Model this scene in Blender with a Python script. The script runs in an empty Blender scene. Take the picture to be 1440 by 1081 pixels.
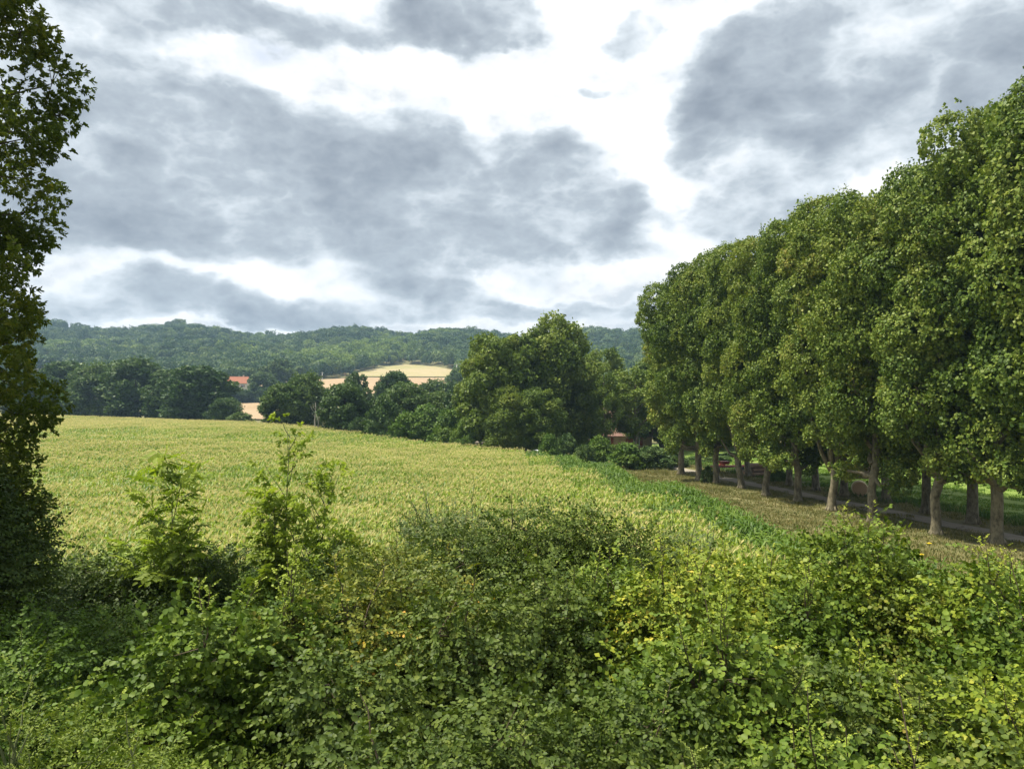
import bpy, math, random
import numpy as np
from mathutils import Vector

# ------------------------------------------------------------------ basics
SC = bpy.context.scene
COL = SC.collection
R = math.radians
rng = np.random.default_rng(7)
random.seed(7)

F = 1050.0                       # focal length in photograph pixels (1440 wide)
CAM = np.array([0.0, 0.0, 8.0])
PITCH = math.atan((568 - 540.5) / F)
_fw = np.array([0, math.cos(PITCH), math.sin(PITCH)])
_up = np.array([0, -math.sin(PITCH), math.cos(PITCH)])


def ray(px, py):
    d = np.array([(px - 720) / F, 0, 0]) + _fw + _up * (540.5 - py) / F
    return d / d[1]


def at(px, py, Y):
    return CAM + ray(px, py) * Y


def sm(t):
    t = np.clip(t, 0, 1)
    return t * t * (3 - 2 * t)


RIDGE = np.array([(-700, 462), (-100, 458), (0, 452), (60, 450), (120, 457), (190, 466), (215, 463), (250, 457), (300, 463), (350, 473), (400, 468),
                  (470, 462), (510, 465), (570, 472), (620, 463), (700, 466), (760, 470), (830, 465), (870, 464), (1000, 467), (1300, 458), (2200, 462)], float)


def terrain(x, y):
    x = np.asarray(x, float); y = np.asarray(y, float)
    z = 2.3 * sm((5 - x) / 60) * sm((y - 40) / 90)
    s = np.clip(y - 330, 0, None)
    lin = 0.12 * np.minimum(s, 320) + 0.135 * np.clip(s - 320, 0, 370)
    lin = np.where(s < 40, 0.12 * s * s / 80.0, lin - 0.12 * 20)
    px = 720 + F * x / np.maximum(y, 50)
    rp = np.interp(px, RIDGE[:, 0], RIDGE[:, 1])
    zc = 8 + (568 - rp) / F * 1000 - 11
    base = 0.12 * 320 + 0.135 * 350 - 2.4 + 1.5
    k = 1 + (zc / base - 1) * sm((s - 150) / 450)
    hill = lin * k - 0.11 * np.clip(s - 690, 0, None)
    und = (3.0 * np.sin(x / 47 + y / 90) + 2.5 * np.sin(x / 23 - y / 61 + 1.3) + 2.0 * np.sin(x / 90 + 2.1) * np.sin(y / 40)) * sm((s - 260) / 200)
    return z + hill + und - 1.5 * sm((y - 150) / 120) * sm((330 - y) / 100) * sm((x + 40) / 40)


def tz(x, y):
    return float(terrain(x, y))


def G(px, py):
    """ground point seen at a photograph pixel"""
    d = ray(px, py)
    Y = 5.0
    step = 1.0
    while Y < 1400:
        p = CAM + d * Y
        if p[2] <= tz(p[0], p[1]):
            lo, hi = Y - step, Y
            for _ in range(18):
                m = (lo + hi) / 2
                p = CAM + d * m
                if p[2] <= tz(p[0], p[1]): hi = m
                else: lo = m
            return CAM + d * hi
        Y += step
        step = max(0.5, Y * 0.01)
    return CAM + d * 1000


# ------------------------------------------------------------------ object helpers
def tag(o, label=None, cat=None, group=None, kind=None):
    if label: o['label'] = label
    if cat: o['category'] = cat
    if group: o['group'] = group
    if kind: o['kind'] = kind
    return o


def empty(name, loc, rz=0.0, scale=(1, 1, 1)):
    o = bpy.data.objects.new(name, None)
    o.empty_display_size = 0.3
    COL.objects.link(o)
    o.location = loc; o.rotation_euler = (0, 0, rz); o.scale = scale
    return o


def link(name, me, parent=None):
    o = bpy.data.objects.new(name, me)
    COL.objects.link(o)
    if parent: o.parent = parent
    return o


def np_mesh(name, V, Q, mat, attrs=None, smooth=False, mats=None, midx=None):
    """quads mesh from arrays"""
    V = np.asarray(V, np.float32); Q = np.asarray(Q, np.int32)
    me = bpy.data.meshes.new(name)
    n = Q.shape[1]
    me.vertices.add(len(V)); me.vertices.foreach_set('co', V.ravel())
    me.loops.add(Q.size); me.loops.foreach_set('vertex_index', Q.ravel())
    me.polygons.add(len(Q))
    me.polygons.foreach_set('loop_start', np.arange(0, Q.size, n, dtype=np.int32))
    me.polygons.foreach_set('loop_total', np.full(len(Q), n, np.int32))
    for m in (mats or [mat]): me.materials.append(m)
    if midx is not None: me.polygons.foreach_set('material_index', np.asarray(midx, np.int32))
    if smooth: me.polygons.foreach_set('use_smooth', np.ones(len(Q), bool))
    for k, a in (attrs or {}).items():
        at_ = me.attributes.new(k, 'FLOAT', 'FACE')
        at_.data.foreach_set('value', np.asarray(a, np.float32))
    me.update(calc_edges=True)
    return me


class MB:
    """collects boxes, tubes, discs -> one mesh"""
    def __init__(s): s.v = []; s.f = []
    def add(s, v, f):
        o = len(s.v); s.v += [tuple(p) for p in v]; s.f += [tuple(i + o for i in q) for q in f]
    def box(s, c, d, rz=0, b=0.0):
        cx, cy, cz = c; hx, hy, hz = d[0] / 2, d[1] / 2, d[2] / 2
        ca, sa = math.cos(rz), math.sin(rz)
        v = []
        for z in (-hz, hz):
            for x, y in ((-hx, -hy), (hx, -hy), (hx, hy), (-hx, hy)):
                v.append((cx + x * ca - y * sa, cy + x * sa + y * ca, cz + z))
        s.add(v, [(3, 2, 1, 0), (4, 5, 6, 7), (0, 1, 5, 4), (1, 2, 6, 5), (2, 3, 7, 6), (3, 0, 4, 7)])
    def tube(s, pts, rad, n=8, cap=True):
        pts = [Vector(p) for p in pts]
        if not hasattr(rad, '__len__'): rad = [rad] * len(pts)
        rings = []; v = []; f = []
        ref = None
        for i, p in enumerate(pts):
            t = (pts[min(i + 1, len(pts) - 1)] - pts[max(i - 1, 0)]).normalized()
            if ref is None:
                ref = Vector((1, 0, 0)) if abs(t.x) < .8 else Vector((0, 1, 0))
            u = (ref - t * ref.dot(t)).normalized(); w = t.cross(u); ref = u
            for k in range(n):
                a = 2 * math.pi * k / n
                v.append(p + (u * math.cos(a) + w * math.sin(a)) * rad[i])
        for i in range(len(pts) - 1):
            for k in range(n):
                k2 = (k + 1) % n
                f.append((i * n + k, i * n + k2, (i + 1) * n + k2, (i + 1) * n + k))
        if cap:
            f.append(tuple(range(n - 1, -1, -1))); f.append(tuple((len(pts) - 1) * n + k for k in range(n)))
        s.add(v, f)
    def prism(s, prof, x0, x1):
        """profile in (y,z) extruded along x"""
        n = len(prof)
        v = [(x0, y, z) for y, z in prof] + [(x1, y, z) for y, z in prof]
        f = [tuple(range(n)), tuple(range(2 * n - 1, n - 1, -1))]
        for i in range(n):
            j = (i + 1) % n
            f.append((i, i + n, j + n, j))
        s.add(v, f)
    def mesh(s, name, mat, smooth=False):
        me = bpy.data.meshes.new(name)
        me.from_pydata(s.v, [], s.f); me.materials.append(mat)
        if smooth:
            for p in me.polygons: p.use_smooth = True
        me.update()
        return me
    def build(s, name, mat, parent=None, smooth=False):
        return link(name, s.mesh(name, mat, smooth), parent)


# ------------------------------------------------------------------ materials
def new_mat(name):
    m = bpy.data.materials.new(name); m.use_nodes = True
    nt = m.node_tree
    for n in list(nt.nodes): nt.nodes.remove(n)
    return m, nt, nt.nodes, nt.links


def ramp(N, stops, interp='LINEAR'):
    r = N.new('ShaderNodeValToRGB'); cr = r.color_ramp; cr.interpolation = interp
    while len(cr.elements) > 1: cr.elements.remove(cr.elements[-1])
    cr.elements[0].position = stops[0][0]; cr.elements[0].color = (*stops[0][1], 1)
    for p, c in stops[1:]:
        e = cr.elements.new(p); e.color = (*c, 1)
    return r


def leaf_mat(name, stops, young=None, trans=0.20, tint=(1.15, 1.25, .55), rough=.5, objvar=.25, spec=.14, gain=1.28):
    m, nt, N, L = new_mat(name)
    a = N.new('ShaderNodeAttribute'); a.attribute_name = 'rnd'
    oi = N.new('ShaderNodeObjectInfo')
    stops = [(q, tuple(min(.8, v * gain) for v in c)) for q, c in stops]
    if young: young = tuple(min(.8, v * gain) for v in young)
    r = ramp(N, stops)
    mm = N.new('ShaderNodeMath'); mm.operation = 'MULTIPLY_ADD'; mm.inputs[1].default_value = objvar; mm.inputs[2].default_value = -objvar / 2
    L.new(oi.outputs['Random'], mm.inputs[0])
    ad = N.new('ShaderNodeMath'); ad.operation = 'ADD'; ad.use_clamp = True
    L.new(mm.outputs[0], ad.inputs[0]); L.new(a.outputs['Fac'], ad.inputs[1])
    L.new(ad.outputs[0], r.inputs[0])
    col = r.outputs[0]
    if young:
        y = N.new('ShaderNodeAttribute'); y.attribute_name = 'young'
        mx = N.new('ShaderNodeMix'); mx.data_type = 'RGBA'
        L.new(y.outputs['Fac'], mx.inputs[0]); L.new(col, mx.inputs[6]); mx.inputs[7].default_value = (*young, 1)
        col = mx.outputs[2]
    p = N.new('ShaderNodeBsdfPrincipled'); p.inputs['Roughness'].default_value = rough
    p.inputs['Specular IOR Level'].default_value = spec
    L.new(col, p.inputs['Base Color'])
    t = N.new('ShaderNodeBsdfTranslucent')
    tm = N.new('ShaderNodeMix'); tm.data_type = 'RGBA'; tm.blend_type = 'MULTIPLY'; tm.inputs[0].default_value = 1
    L.new(col, tm.inputs[6]); tm.inputs[7].default_value = (*tint, 1)
    L.new(tm.outputs[2], t.inputs['Color'])
    ms = N.new('ShaderNodeMixShader'); ms.inputs[0].default_value = trans
    L.new(p.outputs[0], ms.inputs[1]); L.new(t.outputs[0], ms.inputs[2])
    o = N.new('ShaderNodeOutputMaterial'); L.new(ms.outputs[0], o.inputs[0])
    return m


def noise_mat(name, layers, rough=.9, bump=0.0, bscale=20, spec=.2, vscale=(1, 1, 1)):
    """layers: list of (scale, detail, stops, mixfac); first is the base colour, later ones are mixed in"""
    m, nt, N, L = new_mat(name)
    tc = N.new('ShaderNodeTexCoord')
    mp = N.new('ShaderNodeMapping'); mp.inputs['Scale'].default_value = vscale
    L.new(tc.outputs['Object'], mp.inputs[0])
    col = None
    for sc, det, stops, fac in layers:
        n = N.new('ShaderNodeTexNoise'); n.inputs['Scale'].default_value = sc; n.inputs['Detail'].default_value = det
        n.inputs['Roughness'].default_value = .65
        L.new(mp.outputs[0], n.inputs['Vector'])
        r = ramp(N, stops); L.new(n.outputs[0], r.inputs[0])
        if col is None: col = r.outputs[0]
        else:
            mx = N.new('ShaderNodeMix'); mx.data_type = 'RGBA'; mx.inputs[0].default_value = fac
            L.new(col, mx.inputs[6]); L.new(r.outputs[0], mx.inputs[7]); col = mx.outputs[2]
    p = N.new('ShaderNodeBsdfPrincipled'); p.inputs['Roughness'].default_value = rough
    p.inputs['Specular IOR Level'].default_value = spec
    L.new(col, p.inputs['Base Color'])
    if bump:
        b = N.new('ShaderNodeBump'); b.inputs['Strength'].default_value = bump; b.inputs['Distance'].default_value = .05
        n = N.new('ShaderNodeTexNoise'); n.inputs['Scale'].default_value = bscale; n.inputs['Detail'].default_value = 6
        L.new(mp.outputs[0], n.inputs['Vector']); L.new(n.outputs[0], b.inputs['Height']); L.new(b.outputs[0], p.inputs['Normal'])
    o = N.new('ShaderNodeOutputMaterial'); L.new(p.outputs[0], o.inputs[0])
    return m


def plain(name, c, rough=.6, spec=.3, var=.25, sc=3, metal=0):
    m = noise_mat(name, [(sc, 6, [(.3, tuple(v * (1 - var) for v in c)), (.7, tuple(min(1, v * (1 + var)) for v in c))], 1)], rough, .15, sc * 6, spec)
    return m


M = {}
M['plane_leaf'] = leaf_mat('plane_leaf', [(0, (.026, .050, .010)), (.35, (.076, .120, .020)), (.7, (.145, .182, .031)), (.93, (.17, .19, .036)), (1, (.25, .22, .05))], objvar=.2)
M['clump_leaf'] = leaf_mat('clump_leaf', [(0, (.040, .068, .013)), (.4, (.082, .125, .022)), (.8, (.14, .18, .034)), (1, (.20, .22, .045))], objvar=.3)
M['hedge_leaf'] = leaf_mat('hedge_leaf', [(0, (.026, .052, .016)), (.5, (.054, .092, .026)), (1, (.10, .14, .04))], objvar=.5, tint=(1, 1.15, .6))
M['bright_bush_leaf'] = leaf_mat('bright_bush_leaf', [(0, (.04, .085, .015)), (.5, (.075, .13, .022)), (1, (.13, .18, .035))], objvar=.3)
M['wood_leaf'] = leaf_mat('wood_leaf', [(0, (.018, .044, .016)), (.4, (.038, .075, .025)), (.8, (.072, .115, .036)), (1, (.12, .16, .045))], objvar=.7, tint=(1, 1.15, .6))
M['wood_leaf_sunlit'] = leaf_mat('wood_leaf_sunlit', [(0, (.06, .105, .022)), (.5, (.11, .165, .034)), (1, (.19, .23, .05))], objvar=.4)  # sunlight on the far wood put into the leaf colour
M['left_leaf'] = leaf_mat('left_leaf', [(0, (.026, .042, .009)), (.45, (.056, .080, .014)), (.8, (.10, .12, .018)), (.95, (.14, .14, .022)), (1, (.22, .19, .03))], objvar=.1, trans=.42, gain=1.5)
M['hazel_leaf'] = leaf_mat('hazel_leaf', [(0, (.026, .050, .008)), (.45, (.058, .098, .013)), (.8, (.10, .145, .019)), (1, (.16, .195, .03))], young=(.22, .27, .035), objvar=.15)
M['elm_leaf'] = leaf_mat('elm_leaf', [(0, (.022, .040, .009)), (.45, (.050, .078, .014)), (.8, (.088, .118, .021)), (.95, (.13, .15, .03)), (1, (.24, .19, .045))], young=(.16, .19, .035), objvar=.15)
M['maple_leaf'] = leaf_mat('maple_leaf', [(0, (.035, .055, .010)), (.4, (.078, .105, .017)), (.75, (.145, .155, .024)), (.95, (.24, .20, .03)), (1, (.42, .23, .04))], young=(.22, .21, .035), objvar=.15)
M['lime_leaf'] = leaf_mat('lime_leaf', [(0, (.034, .060, .008)), (.4, (.078, .118, .013)), (.75, (.14, .18, .019)), (.95, (.24, .245, .028)), (1, (.38, .30, .05))], young=(.23, .26, .03), objvar=.15)
M['fine_leaf'] = leaf_mat('fine_leaf', [(0, (.045, .072, .011)), (.5, (.088, .125, .018)), (1, (.15, .18, .03))], young=(.18, .215, .035), objvar=.15)
M['bramble_leaf'] = leaf_mat('bramble_leaf', [(0, (.028, .056, .009)), (.5, (.06, .105, .014)), (.9, (.105, .155, .022)), (1, (.17, .18, .04))], young=(.13, .19, .025), objvar=.15)
M['dark_leaf'] = leaf_mat('dark_leaf', [(0, (.018, .034, .008)), (.5, (.038, .064, .013)), (1, (.075, .10, .018))], young=(.09, .13, .03), objvar=.2)
M['wispy_leaf'] = leaf_mat('wispy_leaf', [(0, (.05, .075, .035)), (.5, (.085, .12, .05)), (1, (.14, .17, .08))], young=(.13, .17, .07), objvar=.1)
M['ash_leaf'] = leaf_mat('ash_leaf', [(0, (.06, .10, .012)), (.5, (.11, .165, .02)), (1, (.18, .23, .035))], young=(.24, .29, .04), objvar=.15, gain=1.35, trans=.38)
M['corn_leaf'] = leaf_mat('corn_leaf', [(0, (.09, .16, .02)), (.5, (.19, .26, .035)), (1, (.33, .37, .07))], objvar=.35, trans=.35, spec=.3, rough=.5, gain=1.0)
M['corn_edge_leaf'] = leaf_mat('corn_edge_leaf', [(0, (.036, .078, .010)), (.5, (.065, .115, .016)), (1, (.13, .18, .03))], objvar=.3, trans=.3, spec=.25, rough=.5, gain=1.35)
M['tassel'] = leaf_mat('tassel', [(0, (.42, .39, .14)), (.5, (.60, .54, .22)), (1, (.76, .66, .32))], objvar=.4, trans=.3, tint=(1, 1, .8), spec=.2, gain=1.0)
M['grass_blade'] = leaf_mat('grass_blade', [(0, (.075, .10, .024)), (.45, (.15, .155, .044)), (.78, (.25, .215, .09)), (1, (.40, .33, .17))], objvar=.3, trans=.3, tint=(1, 1, .7), gain=1.0)
M['meadow_blade'] = leaf_mat('meadow_blade', [(0, (.07, .14, .02)), (.5, (.12, .21, .03)), (1, (.2, .25, .05))], objvar=.3, trans=.3, gain=1.0)
M['weed_blade'] = leaf_mat('weed_blade', [(0, (.04, .09, .015)), (.6, (.08, .15, .025)), (1, (.2, .2, .06))], objvar=.3, trans=.3, gain=1.0)
M['bark'] = noise_mat('bark', [(1.2, 8, [(.3, (.12, .095, .065)), (.5, (.20, .17, .12)), (.7, (.30, .27, .20))], 1), (5, 4, [(.35, (.07, .055, .04)), (.65, (.26, .225, .16))], .45)], .9, .6, 8, vscale=(1, 1, .45))
M['plane_bark'] = noise_mat('plane_bark', [(2.2, 4, [(.38, (.055, .048, .03)), (.46, (.15, .13, .08)), (.54, (.25, .215, .14)), (.64, (.09, .08, .045))], 1), (7, 6, [(.35, (.03, .026, .018)), (.65, (.26, .23, .15))], .42)], .85, .4, 7, vscale=(1, 1, .5))
M['dark_bark'] = noise_mat('dark_bark', [(3, 6, [(.3, (.035, .027, .02)), (.7, (.085, .07, .05))], 1)], .9, .5, 14, vscale=(1, 1, .4))
M['dead_bark'] = noise_mat('dead_bark', [(2, 6, [(.3, (.22, .20, .17)), (.7, (.40, .37, .32))], 1)], .9, .3, 10)
M['twig'] = plain('twig', (.085, .065, .04), .85, sc=6)
M['green_stem'] = plain('green_stem', (.10, .12, .045), .7, sc=6)
M['ground'] = noise_mat('ground', [(.35, 8, [(.3, (.075, .085, .028)), (.5, (.15, .14, .058)), (.7, (.24, .20, .10))], 1), (3, 6, [(.35, (.06, .08, .022)), (.65, (.21, .18, .085))], .5)], .95, .5, 6)
M['meadow'] = noise_mat('meadow', [(.12, 6, [(.35, (.11, .19, .028)), (.65, (.19, .25, .05))], 1), (2, 6, [(.3, (.08, .14, .02)), (.7, (.22, .25, .06))], .4)], .95, .4, 8)
M['soil'] = noise_mat('soil', [(.6, 6, [(.3, (.09, .07, .04)), (.7, (.17, .135, .08))], 1)], .95, .4, 8)
M['path'] = noise_mat('path', [(.8, 8, [(.35, (.19, .165, .125)), (.65, (.32, .285, .22))], 1), (12, 4, [(.3, (.13, .115, .09)), (.7, (.4, .36, .29))], .35)], .95, .5, 25)
M['stubble'] = noise_mat('stubble', [(.05, 6, [(.35, (.28, .195, .115)), (.65, (.36, .26, .16))], 1), (.5, 5, [(.3, (.23, .165, .09)), (.7, (.38, .285, .175))], .4)], .95, .2, 2)
M['pale_field'] = noise_mat('pale_field', [(.016, 4, [(.42, (.25, .24, .085)), (.55, (.34, .275, .15))], 1), (.35, 5, [(.3, (.20, .18, .09)), (.7, (.38, .32, .19))], .45)], .95, .2, 2)
M['roof_tile'] = noise_mat('roof_tile', [(2.5, 6, [(.3, (.19, .11, .09)), (.7, (.30, .19, .15))], 1)], .85, .5, 12)
M['roof_orange'] = noise_mat('roof_orange', [(1.5, 6, [(.3, (.30, .115, .065)), (.7, (.40, .175, .105))], 1)], .85, .5, 8)
M['stone_wall'] = noise_mat('stone_wall', [(1.6, 6, [(.3, (.30, .22, .165)), (.7, (.46, .36, .28))], 1)], .9, .5, 9)
M['render_wall'] = plain('render_wall', (.62, .57, .48), .85, sc=2, var=.12)
M['shutter'] = plain('shutter', (.22, .06, .04), .6)
M['glass'] = plain('glass', (.03, .035, .04), .12, .6)
M['white_paint'] = plain('white_paint', (.72, .75, .78), .3, .5, var=.05)
M['rubber'] = plain('rubber', (.02, .02, .02), .8)
M['steel'] = plain('steel', (.35, .35, .34), .45, .5)
M['red_paint'] = plain('red_paint', (.24, .03, .02), .45, .5, var=.3)
M['wood_pole'] = plain('wood_pole', (.15, .10, .065), .85)
M['pale_pole'] = plain('pale_pole', (.5, .48, .44), .7)
M['log_bark'] = plain('log_bark', (.20, .135, .085), .9, sc=2, var=.4)
M['log_end'] = plain('log_end', (.38, .26, .16), .8, sc=6)
M['stone'] = noise_mat('stone', [(5, 6, [(.3, (.15, .13, .10)), (.7, (.27, .24, .19))], 1)], .9, .4, 14)
M['flower'] = plain('flower', (.75, .55, .03), .6)


def straw_mat(name, face):
    m, nt, N, L = new_mat(name)
    tc = N.new('ShaderNodeTexCoord')
    w = N.new('ShaderNodeTexWave'); w.wave_type = 'RINGS' if face else 'BANDS'
    if face: w.rings_direction = 'Y'
    else: w.bands_direction = 'Y'
    w.inputs['Scale'].default_value = 3.5; w.inputs['Distortion'].default_value = 4; w.inputs['Detail'].default_value = 4
    L.new(tc.outputs['Object'], w.inputs[0])
    r = ramp(N, [(0, (.30, .19, .10)), (.6, (.46, .31, .18)), (1, (.56, .41, .24))] if face else [(0, (.46, .37, .21)), (1, (.66, .56, .35))])
    L.new(w.outputs['Color'], r.inputs[0])
    p = N.new('ShaderNodeBsdfPrincipled'); p.inputs['Roughness'].default_value = .95
    L.new(r.outputs[0], p.inputs['Base Color'])
    b = N.new('ShaderNodeBump'); b.inputs['Strength'].default_value = .6; L.new(w.outputs['Color'], b.inputs['Height']); L.new(b.outputs[0], p.inputs['Normal'])
    o = N.new('ShaderNodeOutputMaterial'); L.new(p.outputs[0], o.inputs[0])
    return m


M['straw_face'] = straw_mat('straw_face', True)
M['straw_side'] = straw_mat('straw_side', False)

# ------------------------------------------------------------------ leaf cards
def unit(v):
    return v / np.maximum(np.linalg.norm(v, axis=-1, keepdims=True), 1e-9)


def rand_dir(n, g=None):
    return unit((g or rng).normal(size=(n, 3)))


def basis(d, nrm):
    """columns x (side), y (along d), z (normal)"""
    y = unit(d)
    x = unit(np.cross(y, nrm) + 1e-6)
    z = np.cross(x, y)
    return np.stack([x, y, z], axis=-1)


LEAF2_V = np.array([(0, 0, 0), (.40, .30, .10), (.34, .70, .06), (0, 1, -.10), (-.34, .70, .06), (-.40, .30, .10)], float)
LEAF2_F = np.array([(0, 1, 2, 3), (0, 3, 4, 5)])
LEAFN_V = LEAF2_V * np.array([.62, 1, 1])           # narrow
LEAFR_V = LEAF2_V * np.array([1.2, 1, 1])           # round
LEAF1_V = np.array([(0, 0, 0), (.42, .5, .09), (0, 1, -.06), (-.42, .5, .09)], float)
LEAF1_F = np.array([(0, 1, 2, 3)])


def spray(kind, g, lite=False):
    """a twig of leaves along +y, lying in the xy plane; returns V,F,leaf id"""
    V = []; Fc = []; I = []
    if kind == 'alt':        # alternate, distichous (elm, hornbeam)
        n, T, TF = 11, LEAF2_V, LEAF2_F
    elif kind == 'round':    # broad round leaves
        n, T, TF = 8, LEAFR_V, LEAF2_F
    elif kind == 'fine':
        n, T, TF = 16, LEAFN_V, LEAF2_F
    elif kind == 'pinnate':  # long compound leaf, leaflets in pairs
        n, T, TF = 11, LEAFN_V, LEAF2_F
    elif kind == 'bunch':    # a whorl at the twig end
        n, T, TF = 9, LEAFN_V, LEAF2_F
    elif kind == 'plane':
        n, T, TF = 10, LEAF1_V * np.array([1.25, 1, 1]), LEAF1_F
    elif kind == 'far':
        n, T, TF = 4, LEAF1_V, LEAF1_F
    if lite:
        T, TF = LEAF1_V * (np.array([1.25, 1, 1]) if kind in ('round', 'plane') else np.array([.72, 1, 1]) if kind in ('fine', 'pinnate') else 1.0), LEAF1_F
    for i in range(n):
        t = (i + .5) / n
        side = 1 if i % 2 else -1
        ls = {'alt': .145, 'round': .21, 'fine': .105, 'pinnate': .36, 'bunch': .30, 'plane': .30, 'far': .62}[kind] * g.uniform(.75, 1.2)
        if kind == 'pinnate':
            t = ((i // 2) + .8) / (n / 2 + .6)
            ang = 62 * side
            if i == n - 1: ang = 0; t = 1
            p = np.array([0, t, -.18 * t * t])
            d = np.array([math.sin(R(ang)), math.cos(R(ang)), -.25])
            nn = np.array([0, 0.1, 1.0])
        elif kind in ('bunch', 'plane', 'far'):
            d = rand_dir(1, g)[0]; d[1] = abs(d[1]) * .8 + .1; d[2] = d[2] * .6 - .12
            p = np.array([0, t * .7, 0]) + g.normal(size=3) * (.16 if kind != 'bunch' else .05)
            nn = unit(np.array([0, .2, 1.0]) + g.normal(size=3) * .55)
            if kind == 'bunch': p[1] = .55 + .3 * t
        else:
            ang = (52 + g.uniform(-16, 16)) * side * (1 - .6 * t ** 4)
            p = np.array([0, t * .92, -.13 * t * t])
            d = np.array([math.sin(R(ang)), math.cos(R(ang)), g.uniform(-.5, .1)])
            nn = unit(np.array([0, 0, 1.0]) + g.normal(size=3) * .4)
        B = basis(unit(d)[None], nn[None])[0]
        v = (B @ (T * ls).T).T + p
        o = len(V) * len(T)
        V.append(v); Fc.append(TF + o); I += [i] * len(TF)
    return np.concatenate(V), np.concatenate(Fc), np.array(I)


def cards(name, kind, pos, d, nrm, scale, mat, g, young=None, nvar=3, clump=None, lite=False):
    """many sprays -> one mesh; per-leaf random tone in 'rnd'"""
    VV = []; FF = []; RR = []; YY = []
    off = 0
    N = len(pos)
    if clump is None: clump = g.uniform(0, 1, N)
    if young is None: young = np.zeros(N)
    which = g.integers(0, nvar, N)
    for k in range(nvar):
        s = np.where(which == k)[0]
        if not len(s): continue
        T, TF, I = spray(kind, g, lite)
        B = basis(d[s], nrm[s])
        v = pos[s][:, None, :] + np.einsum('nij,kj->nki', B, T) * scale[s][:, None, None]
        f = TF[None] + (np.arange(len(s)) * len(T))[:, None, None] + off
        nl = I.max() + 1
        lr = g.uniform(0, 1, (len(s), nl))[:, I]
        RR.append(np.clip(.55 * clump[s][:, None] + .5 * lr - .02, 0, 1).ravel())
        YY.append(np.repeat(young[s], len(TF)))
        VV.append(v.reshape(-1, 3)); FF.append(f.reshape(-1, 4)); off += v.shape[0] * v.shape[1]
    return np_mesh(name, np.concatenate(VV), np.concatenate(FF), mat, {'rnd': np.concatenate(RR), 'young': np.concatenate(YY)})


def lobes_points(lobes, n, g, inner=.6, flat=.85, keep=.66):
    """points and outward directions on the shells of overlapping lobes (x,y,z,r)"""
    L = np.asarray(lobes)
    P = []; D = []; K = []
    got = 0
    w = L[:, 3] ** 2; w = w / w.sum()
    while got < n:
        m = int((n - got) * 1.6) + 50
        k = g.choice(len(L), m, p=w)
        d = rand_dir(m, g)
        rr = L[k, 3] * (inner + (1.06 - inner) * g.uniform(0, 1, m) ** .6)
        p = L[k, :3] + d * rr[:, None] * np.array([1, 1, flat])
        q = (p[:, None, :] - L[None, :, :3]) / L[None, :, 3:4]
        dist = np.linalg.norm(q / np.array([1, 1, flat]), axis=2)
        dist[np.arange(m), k] = 9
        ok = dist.min(axis=1) > keep
        P.append(p[ok]); D.append(d[ok]); K.append(k[ok]); got += int(ok.sum())
    return np.concatenate(P)[:n], np.concatenate(D)[:n], np.concatenate(K)[:n]


# ------------------------------------------------------------------ tree meshes
def curve_pts(a, b, n, g, wob, sag=0):
    a = np.array(a, float); b = np.array(b, float)
    out = []
    for i in range(n + 1):
        t = i / n
        p = a * (1 - t) + b * t
        if 0 < i < n: p = p + g.normal(size=3) * wob
        p[2] += sag * 4 * t * (1 - t)
        out.append(p)
    return out


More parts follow.
